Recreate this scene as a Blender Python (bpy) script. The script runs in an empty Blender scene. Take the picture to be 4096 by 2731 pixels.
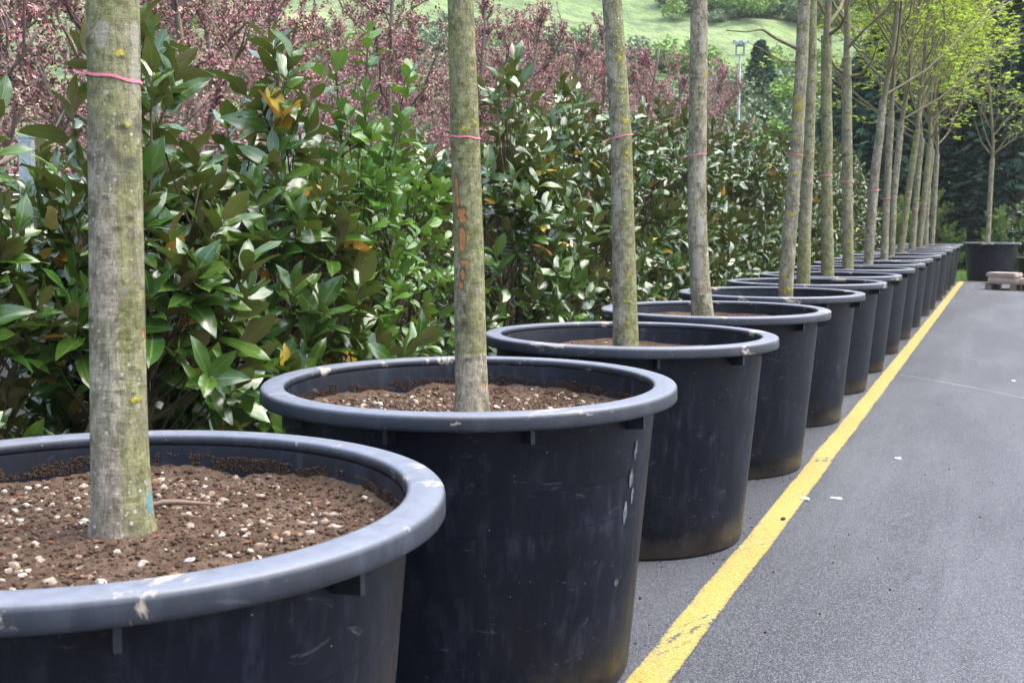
import bpy, math, random
import numpy as np
from mathutils import Vector, Matrix
R_ = math.radians
rng = np.random.default_rng(7)
C = bpy.context.scene.collection
# ------------------------------------------------------------------ camera
FPX, PITCH, ROLL, HC, YAW = 4695.8, 0.10371, 0.0038, 1.4709, R_(22.816)   # focal in px of a 4096 px wide frame
cd = bpy.data.cameras.new('camera'); cam = bpy.data.objects.new('camera', cd); C.objects.link(cam)
cd.sensor_width = 36; cd.lens = FPX / 4096 * 36; cd.clip_start = .05; cd.clip_end = 2000
cam.matrix_world = Matrix.Translation((0, 0, HC)) @ Matrix.Rotation(YAW, 4, 'Z') @ Matrix.Rotation(math.pi / 2 - PITCH, 4, 'X') @ Matrix.Rotation(ROLL, 4, 'Z')
cd.dof.use_dof = True; cd.dof.focus_distance = 4.2; cd.dof.aperture_fstop = 9.0
bpy.context.scene.camera = cam
# ------------------------------------------------------------------ sky, sun, exposure
SUN_EL, SUN_AZ = R_(66), R_(62)      # azimuth clockwise from +Y: high, right and ahead, soft overcast
w = bpy.data.worlds.new('World'); bpy.context.scene.world = w; w.use_nodes = True
nt = w.node_tree; bg = nt.nodes['Background']
sky = nt.nodes.new('ShaderNodeTexSky'); sky.sky_type = 'NISHITA'; sky.sun_disc = False
sky.sun_elevation = SUN_EL; sky.sun_rotation = SUN_AZ; sky.dust_density = 4.0; sky.air_density = 1.0; sky.ozone_density = 1.0
hs = nt.nodes.new('ShaderNodeHueSaturation'); hs.inputs['Saturation'].default_value = .85
nt.links.new(sky.outputs[0], hs.inputs['Color']); nt.links.new(hs.outputs[0], bg.inputs[0]); bg.inputs[1].default_value = .15
sl = bpy.data.lights.new('sun', 'SUN'); sl.energy = 1.35; sl.angle = R_(75); sl.color = (1, .96, .9)
so = bpy.data.objects.new('sun', sl); C.objects.link(so)
sd = Vector((math.sin(SUN_AZ) * math.cos(SUN_EL), math.cos(SUN_AZ) * math.cos(SUN_EL), math.sin(SUN_EL)))
so.rotation_euler = sd.to_track_quat('Z', 'Y').to_euler(); so.location = (6, 0, 12)
sc = bpy.context.scene
sc.view_settings.view_transform = 'Standard'; sc.view_settings.look = 'None'; sc.view_settings.exposure = 2.05; sc.view_settings.gamma = 1
sc.cycles.use_denoising = True
sc.cycles.max_bounces = 6; sc.cycles.diffuse_bounces = 3; sc.cycles.glossy_bounces = 3; sc.cycles.transmission_bounces = 4; sc.cycles.transparent_max_bounces = 6
sc.cycles.volume_bounces = 1; sc.cycles.caustics_reflective = False; sc.cycles.caustics_refractive = False

# ------------------------------------------------------------------ photogrammetry: a pixel of the photograph and its depth -> a world point
ca, sa = math.cos(YAW), math.sin(YAW)
def at(px, py, dep):
    x = px - 2048; y = py - 1365.5
    cr, sr = math.cos(ROLL), math.sin(ROLL); x, y = cr * x + sr * y, -sr * x + cr * y
    u = -y / FPX; c, s = math.cos(PITCH), math.sin(PITCH)
    X, Y, Z = x / FPX * dep, (c + s * u) * dep, (-s + c * u) * dep
    return np.array([X * ca - Y * sa, X * sa + Y * ca, HC + Z])
def axial(x, y, z):
    Yl = -x * sa + y * ca
    return math.cos(PITCH) * Yl - math.sin(PITCH) * (z - HC)

# ------------------------------------------------------------------ material helpers
class G:
    def __init__(s, name):
        s.m = bpy.data.materials.new(name); s.m.use_nodes = True; s.t = s.m.node_tree; s.t.nodes.clear()
        s.out = s.t.nodes.new('ShaderNodeOutputMaterial')
    def put(s, sock, v):
        if hasattr(v, 'links') or isinstance(v, bpy.types.NodeSocket): s.t.links.new(v, sock)
        elif isinstance(v, (tuple, list)) and len(v) == 3 and sock.type == 'RGBA': sock.default_value = (*v, 1)
        else: sock.default_value = v
    def obj(s): return s.t.nodes.new('ShaderNodeTexCoord').outputs['Object']
    def rnd(s): return s.t.nodes.new('ShaderNodeObjectInfo').outputs['Random']
    def map(s, vec, scale, loc=(0, 0, 0)):
        n = s.t.nodes.new('ShaderNodeMapping'); s.put(n.inputs['Vector'], vec); n.inputs['Scale'].default_value = scale
        s.put(n.inputs['Location'], loc); return n.outputs[0]
    def rv(s, k=37.0):
        n = s.t.nodes.new('ShaderNodeCombineXYZ'); r = s.math('MULTIPLY', s.rnd(), k)
        for i in range(3): s.put(n.inputs[i], r)
        return n.outputs[0]
    def noise(s, vec, scale, detail=4, rough=.55, dist=0):
        n = s.t.nodes.new('ShaderNodeTexNoise'); s.put(n.inputs['Vector'], vec)
        n.inputs['Scale'].default_value = scale; n.inputs['Detail'].default_value = detail; n.inputs['Roughness'].default_value = rough; n.inputs['Distortion'].default_value = dist
        return n.outputs['Fac']
    def vor(s, vec, scale, out='Distance', rand=1.0, feat='F1'):
        n = s.t.nodes.new('ShaderNodeTexVoronoi'); n.feature = feat; s.put(n.inputs['Vector'], vec); n.inputs['Scale'].default_value = scale; n.inputs['Randomness'].default_value = rand
        return n.outputs[out]
    def attr(s, name):
        n = s.t.nodes.new('ShaderNodeAttribute'); n.attribute_name = name
        q = s.t.nodes.new('ShaderNodeSeparateColor'); s.t.links.new(n.outputs['Color'], q.inputs[0])
        return q.outputs[0], q.outputs[1], q.outputs[2], n.outputs['Alpha']
    def xyz(s, v):
        q = s.t.nodes.new('ShaderNodeSeparateXYZ'); s.put(q.inputs[0], v); return q.outputs
    def math(s, op, a, b=0.0, clamp=False):
        n = s.t.nodes.new('ShaderNodeMath'); n.operation = op; n.use_clamp = clamp; s.put(n.inputs[0], a); s.put(n.inputs[1], b); return n.outputs[0]
    def rng(s, v, a, b, c=0.0, d=1.0):
        n = s.t.nodes.new('ShaderNodeMapRange'); s.put(n.inputs[0], v)
        for i, k in enumerate((a, b, c, d)): n.inputs[i + 1].default_value = k
        return n.outputs[0]
    def mix(s, f, a, b, mode='MIX'):
        n = s.t.nodes.new('ShaderNodeMix'); n.data_type = 'RGBA'; n.blend_type = mode; s.put(n.inputs[0], f); s.put(n.inputs[6], a); s.put(n.inputs[7], b); return n.outputs[2]
    def bump(s, h, strength=.3, dist=.01):
        n = s.t.nodes.new('ShaderNodeBump'); n.inputs['Strength'].default_value = strength; n.inputs['Distance'].default_value = dist; s.put(n.inputs['Height'], h); return n.outputs[0]
    def back(s): return s.t.nodes.new('ShaderNodeNewGeometry').outputs['Backfacing']
    def done(s, col, rough=.6, spec=.5, metal=0.0, normal=None, transl=None, tcol=None):
        b = s.t.nodes.new('ShaderNodeBsdfPrincipled')
        s.put(b.inputs['Base Color'], col); s.put(b.inputs['Roughness'], rough); s.put(b.inputs['Specular IOR Level'], spec); s.put(b.inputs['Metallic'], metal)
        if normal is not None: s.put(b.inputs['Normal'], normal)
        o = b.outputs[0]
        if transl:
            t = s.t.nodes.new('ShaderNodeBsdfTranslucent'); s.put(t.inputs['Color'], tcol if tcol is not None else col)
            x = s.t.nodes.new('ShaderNodeMixShader'); x.inputs[0].default_value = transl
            s.t.links.new(o, x.inputs[1]); s.t.links.new(t.outputs[0], x.inputs[2]); o = x.outputs[0]
        s.t.links.new(o, s.out.inputs[0]); return s.m

def flat(name, col, rough=.6, spec=.4, metal=0, var=.25, scale=30):
    g = G(name); f = g.noise(g.obj(), scale, 5)
    return g.done(g.mix(f, tuple(c * (1 - var) for c in col), tuple(min(1, c * (1 + var)) for c in col)), rough, spec, metal, g.bump(f, .15, .004))

def leaf_mat(name, top, top2, under, rough=.35, spec=.5, transl=.12, rib=(.25, .3, .08), ribw=.06, tcol=None):
    """leaf: attribute lf = across, along, random, -"""
    g = G(name); s, t, r, _ = g.attr('lf')
    c = g.mix(r, top, top2)
    d = g.math('ABSOLUTE', g.math('SUBTRACT', s, .5))
    n = g.noise(g.obj(), 35, 3)
    c = g.mix(g.rng(n, .3, .75, 0, .35), c, tuple(k * .55 for k in top))
    u = g.mix(r, under, tuple(k * 1.7 for k in under))
    c = g.mix(g.back(), c, u)
    if ribw: c = g.mix(g.rng(d, 0, ribw, .75, 0), c, rib)
    ro = g.math('ADD', rough, g.math('MULTIPLY', g.back(), .35))
    return g.done(c, ro, spec, 0, None, transl, tcol)

# ------------------------------------------------------------------ mesh helpers
class MB:
    """collects vertices, quads and triangles for ONE mesh"""
    def __init__(s): s.v, s.q, s.t, s.qm, s.tm, s.a, s.n = [], [], [], [], [], [], 0
    def add(s, v, q=None, t=None, m=0, a=None):
        v = np.asarray(v, float); s.v.append(v)
        s.a.append(np.zeros((len(v), 4)) if a is None else np.asarray(a, float))
        if q is not None and len(q): q = np.asarray(q) + s.n; s.q.append(q); s.qm.append(np.full(len(q), m))
        if t is not None and len(t): t = np.asarray(t) + s.n; s.t.append(t); s.tm.append(np.full(len(t), m))
        s.n += len(v); return s
    def build(s, name, mats, parent=None, smooth=True, attr='lf', loc=None):
        me = bpy.data.meshes.new(name)
        v = np.concatenate(s.v); me.vertices.add(len(v)); me.vertices.foreach_set('co', v.ravel())
        q = np.concatenate(s.q) if s.q else np.zeros((0, 4), int); t = np.concatenate(s.t) if s.t else np.zeros((0, 3), int)
        nl = q.size + t.size; me.loops.add(nl); me.loops.foreach_set('vertex_index', np.concatenate([q.ravel(), t.ravel()]).astype(np.int32))
        npoly = len(q) + len(t); me.polygons.add(npoly)
        me.polygons.foreach_set('loop_start', np.concatenate([np.arange(len(q)) * 4, q.size + np.arange(len(t)) * 3]).astype(np.int32))
        me.polygons.foreach_set('loop_total', np.concatenate([np.full(len(q), 4), np.full(len(t), 3)]).astype(np.int32))
        mi = np.concatenate((s.qm or []) + (s.tm or [])).astype(np.int32)
        me.polygons.foreach_set('material_index', mi)
        me.polygons.foreach_set('use_smooth', np.full(npoly, smooth))
        at_ = me.attributes.new(attr, 'FLOAT_COLOR', 'POINT'); at_.data.foreach_set('color', np.concatenate(s.a).ravel().astype(np.float32))
        for m in (mats if isinstance(mats, (list, tuple)) else [mats]): me.materials.append(m)
        me.update(); me.validate()
        o = bpy.data.objects.new(name, me); C.objects.link(o)
        if parent is not None: o.parent = parent
        if loc is not None: o.location = loc
        return o

def tag(o, label=None, cat=None, group=None, kind=None):
    if label: o['label'] = label
    if cat: o['category'] = cat
    if group: o['group'] = group
    if kind: o['kind'] = kind
    return o
def empty(name, loc, rz=0, **k):
    o = bpy.data.objects.new(name, None); C.objects.link(o); o.location = loc; o.rotation_euler = (0, 0, rz); o.empty_display_size = .2
    return tag(o, **k)
def dup(root, loc, rz=0, scale=1, **k):
    r = root.copy(); C.objects.link(r); r.location = loc; r.rotation_euler = (0, 0, rz)
    r.scale = scale if isinstance(scale, (tuple, list)) else (scale,) * 3
    for ch in list(root.children):
        c = ch.copy(); C.objects.link(c); c.parent = r
        for g in list(ch.children):
            d = g.copy(); C.objects.link(d); d.parent = c
    return tag(r, **k)

def nrm(a): return a / np.maximum(np.linalg.norm(a, axis=-1, keepdims=True), 1e-9)
def vnoise(p, scale=1.0, seed=0, octaves=3):
    """smooth value noise, vectorised; p (n,3) -> (n,) in about -1..1"""
    out = np.zeros(len(p)); amp = 1; tot = 0
    for o in range(octaves):
        x = p * scale * 2 ** o + seed * 17.13 + o * 5.7
        i = np.floor(x).astype(np.int64); f = x - i; f = f * f * (3 - 2 * f)
        def h(a, b, c):
            n = (a * 73856093) ^ (b * 19349663) ^ (c * 83492791); n = (n ^ (n >> 13)) * 1274126177; return ((n & 0xffff) / 32767.5) - 1
        r = 0
        for dx in (0, 1):
            for dy in (0, 1):
                for dz in (0, 1):
                    wgt = (f[:, 0] if dx else 1 - f[:, 0]) * (f[:, 1] if dy else 1 - f[:, 1]) * (f[:, 2] if dz else 1 - f[:, 2])
                    r = r + wgt * h(i[:, 0] + dx, i[:, 1] + dy, i[:, 2] + dz)
        out += amp * r; tot += amp; amp *= .5
    return out / tot

def tube(mb, pts, rad, n=8, m=0, cap=True):
    pts = np.asarray(pts, float); k = len(pts); rad = np.broadcast_to(np.asarray(rad, float), (k,))
    tg = nrm(np.gradient(pts, axis=0)); ref = np.array([1., 0, 0]) if abs(tg[0][0]) < .8 else np.array([0, 1., 0])
    u = nrm(np.cross(tg[0], ref)); U = []
    for i in range(k):
        u = u - tg[i] * (u @ tg[i]); u = u / (np.linalg.norm(u) + 1e-9); U.append(u)
    U = np.array(U); W = np.cross(tg, U); th = np.arange(n) * 2 * np.pi / n
    v = pts[:, None] + rad[:, None, None] * (np.cos(th)[None, :, None] * U[:, None] + np.sin(th)[None, :, None] * W[:, None])
    i, j = np.meshgrid(np.arange(k - 1), np.arange(n), indexing='ij'); j2 = (j + 1) % n
    q = np.stack([i * n + j, i * n + j2, (i + 1) * n + j2, (i + 1) * n + j], -1).reshape(-1, 4)
    v = v.reshape(-1, 3); t = None
    if cap:
        v = np.concatenate([v, pts[-1:]]); c = len(v) - 1; b = (k - 1) * n; jj = np.arange(n); t = np.stack([b + jj, b + (jj + 1) % n, np.full(n, c)], -1)
    mb.add(v, q, t, m); return mb

def box(mb, lo, hi, m=0, bev=.0, rot=None, org=(0, 0, 0)):
    lo = np.array(lo, float); hi = np.array(hi, float)
    bm = __import__('bmesh').new(); __import__('bmesh').ops.create_cube(bm, size=1)
    if bev: __import__('bmesh').ops.bevel(bm, geom=bm.edges[:], offset=bev / max(hi - lo), segments=2, affect='EDGES')
    bm.verts.ensure_lookup_table(); v = np.array([x.co[:] for x in bm.verts]) * (hi - lo) + (lo + hi) / 2
    if bev:   # keep bevel width even on all axes
        v = np.array([x.co[:] for x in bm.verts]); s = hi - lo; b = bev / max(s); c = np.abs(v); inner = .5 - b
        k = np.clip((c - inner) / b, 0, 1); v = np.sign(v) * np.where(c > inner, (s / 2 - bev) + k * bev, c / inner * (s / 2 - bev)) + (lo + hi) / 2
    if rot is not None: v = v @ np.array(Matrix(rot)).T
    v = v + np.array(org)
    for f in bm.faces:
        ids = [x.index for x in f.verts]
        if len(ids) == 4: mb.add(v[ids], [[0, 1, 2, 3]], None, m)
        else: mb.add(v[ids], None, [[0, i, i + 1] for i in range(1, len(ids) - 1)], m)
    bm.free(); return mb

def lathe(mb, prof, n=96, m=0, closed=False, wob=None, at0=None):
    prof = np.asarray(prof, float); k = len(prof); th = np.arange(n) * 2 * np.pi / n
    r = prof[:, 0][:, None] * np.ones(n)
    if wob is not None: r = r * (1 + wob * (np.sin(2 * th + .6) + .6 * np.sin(3 * th + 2)))
    v = np.stack([r * np.cos(th), r * np.sin(th), prof[:, 1][:, None] * np.ones(n)], -1).reshape(-1, 3)
    K = k if closed else k - 1; A = None
    if at0 is not None: A = np.zeros((k, n, 4)); A[..., 0] = np.asarray(at0, float)[:, None]; A = A.reshape(-1, 4)
    i, j = np.meshgrid(np.arange(K), np.arange(n), indexing='ij'); j2 = (j + 1) % n; i2 = (i + 1) % k
    mb.add(v, np.stack([i * n + j, i * n + j2, i2 * n + j2, i2 * n + j], -1).reshape(-1, 4), None, m, A); return mb

def leaves(mb, P, D, Nn, L, W, rows=5, fold=.25, curl=.2, shape='ell', m=0, wave=0.0):
    """many leaves: base P, direction D, upper normal Nn, length L, half width W"""
    n = len(P); D = nrm(D); B = nrm(np.cross(D, Nn)); Nn = nrm(np.cross(B, D))
    t = np.linspace(0, 1, rows)
    if shape == 'ell': wd = np.sin(np.pi * np.clip(t, .0, 1) ** .9) ** .75
    elif shape == 'obo': wd = np.sin(np.pi * t ** 1.35) ** .6
    else: wd = np.sin(np.pi * t)
    wd[0] = .05; wd[-1] = .02
    r = rng.random(n); S = np.array([-1., 0, 1.])
    L = np.broadcast_to(L, (n,)); W = np.broadcast_to(W, (n,)); curl = curl * (.3 + 1.4 * rng.random(n)); fold = fold * (.2 + 1.6 * rng.random(n))
    tt = t[None, :, None]; ss = S[None, None, :]; w_ = wd[None, :, None]
    lon = (L[:, None, None] * tt) * np.ones_like(ss)
    lat = W[:, None, None] * w_ * ss
    up = fold[:, None, None] * W[:, None, None] * w_ * np.abs(ss) - curl[:, None, None] * L[:, None, None] * tt ** 2
    if wave: up = up + wave * W[:, None, None] * ss * np.sin(tt * 9 + 6.28 * r[:, None, None])
    tw = (rng.random(n) - .5)[:, None, None] * .6 * tt; lat, up = lat * np.cos(tw), up + lat * np.sin(tw)
    V = P[:, None, None] + lon[..., None] * D[:, None, None] + lat[..., None] * B[:, None, None] + up[..., None] * Nn[:, None, None]
    A = np.zeros(V.shape[:3] + (4,)); A[..., 0] = ss * .5 + .5; A[..., 1] = tt; A[..., 2] = r[:, None, None]
    k = rows * 3; base = []
    for i in range(rows - 1):
        for j in range(2): base.append([i * 3 + j, i * 3 + j + 1, (i + 1) * 3 + j + 1, (i + 1) * 3 + j])
    q = (np.array(base)[None] + (np.arange(n) * k)[:, None, None]).reshape(-1, 4)
    mb.add(V.reshape(-1, 3), q, None, m, A.reshape(-1, 4)); return mb

def kites(mb, P, D, Nn, L, W, m=0, fold=.3):
    """many small folded leaves of two triangles"""
    n = len(P); D = nrm(D); B = nrm(np.cross(D, Nn)); Nn = np.cross(B, D); L = np.broadcast_to(L, (n,))[:, None]; W = np.broadcast_to(W, (n,))[:, None]
    r = rng.random(n); A = np.zeros((n, 4, 4)); A[..., 0] = (.5, 0, .5, 1); A[..., 1] = (0, .5, 1, .5); A[..., 2] = r[:, None]
    mid = P + D * L * .45 + Nn * W * fold
    V = np.stack([P, mid - B * W, P + D * L, mid + B * W], 1)
    b = (np.arange(n) * 4)[:, None]
    mb.add(V.reshape(-1, 3), None, np.concatenate([b + [0, 1, 2], b + [0, 2, 3]]), m, A.reshape(-1, 4)); return mb

def rdir(n): return nrm(rng.normal(size=(n, 3)))

ICO = None
def chunks(mb, P, S, m=0, sq=.75):
    """many irregular little stones"""
    global ICO
    if ICO is None:
        import bmesh
        bm = bmesh.new(); bmesh.ops.create_icosphere(bm, subdivisions=2, radius=1); bm.verts.ensure_lookup_table()
        ICO = (np.array([v.co[:] for v in bm.verts]), np.array([[v.index for v in f.verts] for f in bm.faces])); bm.free()
    v, f = ICO; n = len(P)
    q = rng.normal(size=(n, 3, 3)); Q = np.linalg.qr(q)[0]
    sh = .65 + .7 * rng.random((n, 1, 3))
    nz = 1 + .17 * rng.normal(size=(n, len(v), 1))
    V = (v[None] * sh * nz) @ Q * np.array([1, 1, sq]) * S[:, None, None] + P[:, None]
    A = np.zeros((n, len(v), 4)); A[..., 2] = rng.random(n)[:, None]
    mb.add(V.reshape(-1, 3), None, (f[None] + (np.arange(n) * len(v))[:, None, None]).reshape(-1, 3), m, A.reshape(-1, 4)); return mb

# ================================================================== THE SETTING
def sheet(name, x0, x1, y0, y1, z, mat, nx=2, ny=2, zf=None, **k):
    X, Y = np.meshgrid(np.linspace(x0, x1, nx), np.linspace(y0, y1, ny)); p = np.stack([X.ravel(), Y.ravel(), np.full(X.size, z)], -1)
    if zf is not None: p[:, 2] = zf(p)
    i, j = np.meshgrid(np.arange(ny - 1), np.arange(nx - 1), indexing='ij'); b = i * nx + j
    mb = MB().add(p, np.stack([b, b + 1, b + nx + 1, b + nx], -1).reshape(-1, 4))
    return tag(mb.build(name, mat), kind='structure', **k)

def asphalt_cols(g):
    o = g.obj()
    agg = g.vor(o, 165, 'Color'); s = g.t.nodes.new('ShaderNodeSeparateColor'); g.t.links.new(agg, s.inputs[0])
    fine = g.noise(o, 340, 2)
    stone = g.rng(s.outputs[0], 0, 1, 0, 1)
    c = g.mix(stone, (.028, .033, .043), (.148, .163, .192))
    gap = g.vor(o, 165); c = g.mix(g.rng(gap, .34, .56, 0, .9), c, (.012, .014, .018))
    c = g.mix(g.rng(fine, .35, .55), g.mix(.5, c, (.04, .042, .047)), c)
    big = g.noise(g.map(o, (1, .22, 1)), 1.6, 4, .6)
    c = g.mix(g.rng(big, .42, .68, 0, .22), c, (.150, .160, .180))
    tr = g.noise(g.map(o, (6, .12, 1)), 1.0, 3)      # pale wheel scuffs that run along the lane
    c = g.mix(g.math('MULTIPLY', g.rng(tr, .55, .75, 0, .15), g.rng(fine, .3, .6)), c, (.23, .242, .265))
    h = g.math('ADD', g.vor(o, 165), g.math('MULTIPLY', fine, .5))
    return o, c, h, fine
g = G('asphalt'); o, c, h, fine = asphalt_cols(g)
M_asph = g.done(c, .62, .35, 0, g.bump(h, .55, .004))

g = G('road_paint'); o, c, h, fine = asphalt_cols(g); wr = g.attr('lf')[0]
n1 = g.noise(o, 60, 5, .7); n2 = g.noise(o, 7, 3)
mask = g.math('ADD', g.math('ADD', g.math('MULTIPLY', n1, .75), g.math('MULTIPLY', n2, .30)), wr)
mask = g.math('ADD', mask, g.math('MULTIPLY', g.rng(fine, .3, .5, 1, 0), .25))
yl = g.mix(g.rng(n2, .3, .7), (.365, .285, .065), (.43, .35, .11))
yl = g.mix(g.rng(g.noise(o, 25, 4), .55, .75, 0, .35), yl, (.30, .235, .07))
M_line = g.done(g.mix(g.rng(mask, .66, .76), g.mix(g.rng(g.vor(o, 95), .36, .58, 0, .65), yl, (.20, .135, .03)), c), .6, .35, 0, g.bump(h, .4, .004))

g = G('nursery_matting'); o = g.obj(); n = g.noise(o, 3, 5); wv = g.noise(o, 160, 2)
c = g.mix(n, (.014, .0145, .017), (.032, .032, .035)); lf = g.vor(o, 9, 'Color'); s = g.t.nodes.new('ShaderNodeSeparateColor'); g.t.links.new(lf, s.inputs[0])
M_mat = g.done(g.mix(g.math('MULTIPLY', wv, .5), c, (.03, .03, .03)), .75, .3, 0, g.bump(wv, .3, .003))

g = G('turf'); o = g.obj(); n = g.noise(o, .35, 5, .6); n2 = g.noise(o, 22, 4)
M_turf = g.done(g.mix(n2, g.mix(n, (.05, .12, .012), (.11, .2, .03)), (.03, .07, .01)), .8, .2, 0, g.bump(n2, .6, .05))

g = G('hill_grass'); o = g.obj(); n = g.noise(o, .035, 6, .62); n2 = g.noise(o, .45, 5, .65); n3 = g.noise(g.map(o, (1, 1, 4)), .1, 4)
c = g.mix(g.rng(n, .36, .62), (.105, .165, .058), (.165, .23, .09)); c = g.mix(g.rng(n2, .40, .62, 0, .85), c, (.06, .09, .045)); c = g.mix(g.rng(n3, .56, .7, 0, .6), c, (.26, .30, .15))
M_hill = g.done(c, .85, .15, 0, g.bump(n2, .8, 1.2))

sheet('ground', -160, 160, -30, 300, -.012, M_turf)
sheet('nursery_floor', -26, -2.55, -4, 33.5, -.004, M_mat)
sheet('asphalt_road', -2.55, 14, -6, 31.0, 0, M_asph)
# painted line along the pots, then turning right across the end of the lane
def line_mesh():
    nx, ny = 15, 1500
    ys = np.linspace(-1, 30.72, ny); xs = np.linspace(-1.066, -.932, nx)
    X, Y = np.meshgrid(xs, ys); e = np.abs(X + .999) / .067
    jit = vnoise(np.stack([np.zeros_like(Y), Y * 2.2, X * 0], -1).reshape(-1, 3), 1, 3).reshape(Y.shape) * .012
    p = np.stack([X + jit, Y, np.full_like(X, .004)], -1).reshape(-1, 3)
    wear = np.where(e > .93, .22, np.where(e > .8, .06, 0.0))
    for (y0, sl_, wd, amt) in ((3.98, 2.6, .05, .26), (4.12, 2.6, .02, .22), (3.82, 2.6, .02, .18), (7.28, .5, .035, .3), (7.36, .5, .02, .3), (5.2, 2.2, .02, .16), (1.9, .8, .04, .2)):      # tyre scrapes across the paint
        d = np.abs(Y - y0 - sl_ * (X + 1.0)); wear = np.maximum(wear, amt * np.clip(1.4 - d / wd, 0, 1) * (.6 + .4 * np.sin(X * 140)))
    a = np.zeros((X.size, 4)); a[:, 0] = wear.ravel()
    i, j = np.meshgrid(np.arange(ny - 1), np.arange(nx - 1), indexing='ij'); b = i * nx + j
    mb = MB().add(p, np.stack([b, b + 1, b + nx + 1, b + nx], -1).reshape(-1, 4), None, 0, a)
    mb.add([[-.932, 30.59, .004], [9, 30.59, .004], [9, 30.71, .004], [-.932, 30.71, .004]], [[0, 1, 2, 3]])
    return mb
tag(line_mesh().build('road_line', M_line), kind='structure')
# pale scratch across the asphalt
mb = MB(); pa = np.array([(-.9, 11.74), (-.55, 11.42), (-.2, 11.05), (.15, 10.64), (.5, 10.2), (1.2, 9.5)]); 
for i in range(len(pa) - 1):
    d = (pa[i + 1] - pa[i]); nn = np.array([-d[1], d[0]]) / np.linalg.norm(d) * (.010 + .004 * (i % 2))
    mb.add([[*(pa[i] - nn), .003], [*(pa[i + 1] - nn), .003], [*(pa[i + 1] + nn), .003], [*(pa[i] + nn), .003]], [[0, 1, 2, 3]])
tag(mb.build('road_scratch', flat('chalk_scratch', (.20, .205, .215), .8, .2, 0, .4, 60)), kind='structure')

def hill_z(p):
    x, y = p[:, 0], p[:, 1]
    d = (y * .94 - x * .34) - 46                       # distance up the slope (it faces the nursery)
    base = np.clip(d, 0, 112) * .34 + np.clip(d, 0, 60) ** 2 * .0009
    return base + vnoise(p * [1, 1, 0], .035, 5, 4) * np.clip(d / 14, 0, 1) * 4.5 + vnoise(p * [1, 1, 0], .16, 9, 3) * np.clip(d / 14, 0, 1) * 1.2 - .4
sheet('hillside', -190, 110, 20, 290, 0, M_hill, 170, 160, hill_z)

# ================================================================== POTS
def plastic(name, base, scuff, amount, mud, basedirt=False, spec=.5, mudlo=.665):
    g = G(name); o = g.obj(); v = g.t.nodes.new('ShaderNodeVectorMath'); g.put(v.inputs[0], o); g.put(v.inputs[1], g.rv()); p = v.outputs[0]
    z = g.xyz(o)[2]
    n1 = g.noise(p, 5, 5, .65); n2 = g.noise(g.map(p, (1, 1, .25)), 26, 5, .7); n3 = g.noise(p, 120, 3)
    c = g.mix(g.rng(n1, .35, .75), base, tuple(k * 1.9 for k in base))
    c = g.mix(g.math('MULTIPLY', g.rng(n2, .5, .78, 0, amount), g.rng(n1, .35, .6)), c, scuff)
    sp = g.vor(p, 42); n4 = g.noise(p, 9, 2); c = g.mix(g.math('MULTIPLY', g.rng(sp, .05, .09, 1, 0), g.rng(n4, .55, .62, 0, .8)), c, (.3, .3, .31))
    sw = g.noise(g.map(p, (1, 1, 2.5)), 6, 6, .75, 2.2); c = g.mix(g.rng(sw, .62, .67, 0, .22 * amount), c, (.22, .22, .23))
    dust_sheen = g.attr('lf')[0]; c = g.mix(g.math('MULTIPLY', dust_sheen, g.rng(n2, .2, .7, .6, .95)), c, (.145, .163, .205))  # rim top: settled dust plus bluish sky sheen painted into the colour
    m = g.math('ADD', g.noise(g.map(p, (1, 1, 1.6)), 4.2, 6, .74, .5), g.math('MULTIPLY', g.math('SUBTRACT', g.rnd(), .5), .05))
    c = g.mix(g.rng(m, mudlo, mudlo + .04, 0, mud), c, g.mix(n3, (.26, .21, .16), (.45, .4, .33)))
    if basedirt:
        d = g.math('ADD', g.rng(z, 0, .20, .78, .06), g.math('MULTIPLY', g.math('SUBTRACT', n1, .5), .9))
        c = g.mix(g.rng(d, .38, .9, 0, .75), c, (.085, .065, .045))
    ro = g.rng(n2, .3, .7, .36, .58)
    return g.done(c, ro, spec, 0, g.bump(g.math('ADD', n3, g.math('MULTIPLY', n2, 1.5)), .12, .003))
M_body = plastic('pot_plastic', (.0020, .0030, .0068), (.034, .040, .058), .75, .0, True, .19)
M_brk = plastic('bracket_plastic', (.005, .0065, .011), (.06, .07, .09), .5, .1)
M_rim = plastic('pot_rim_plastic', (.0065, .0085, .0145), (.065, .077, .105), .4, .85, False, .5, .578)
M_inner = plastic('pot_inner_plastic', (.0035, .005, .010), (.05, .06, .085), .75, .2, False, .25)

g = G('potting_soil'); o = g.obj(); n = g.noise(o, 9, 5, .6); n2 = g.noise(o, 150, 4, .7); n3 = g.noise(o, 55, 4, .65)
c = g.mix(g.rng(n, .35, .68), (.085, .052, .034), (.165, .118, .086)); c = g.mix(g.rng(n3, .35, .65, 0, .7), c, (.035, .02, .014)); c = g.mix(g.rng(n2, .5, .72, 0, .6), c, (.17, .12, .085))
M_soil = g.done(c, .92, .15, 0, g.bump(g.math('ADD', n2, n3), .9, .012))
g = G('soil_crumb'); r = g.attr('lf')[2]; n = g.noise(g.obj(), 220, 3)
M_crumb = g.done(g.mix(n, g.mix(r, (.05, .028, .018), (.15, .105, .075)), (.04, .022, .014)), .95, .1, 0, g.bump(n, .8, .004))
g = G('perlite'); r = g.attr('lf')[2]; n = g.noise(g.obj(), 260, 4, .7); n1 = g.noise(g.obj(), 60, 3)
c = g.mix(g.math('POWER', r, 1.9), (.24, .17, .115), (.68, .64, .58)); c = g.mix(g.math('MULTIPLY', g.rng(n1, .38, .60), g.rng(r, .3, 1, .98, .5)), c, (.13, .085, .055))
M_perl = g.done(g.mix(g.rng(n, .5, .7, 0, .4), c, (.3, .23, .17)), .95, .1, 0, g.bump(n, .8, .004))

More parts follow.
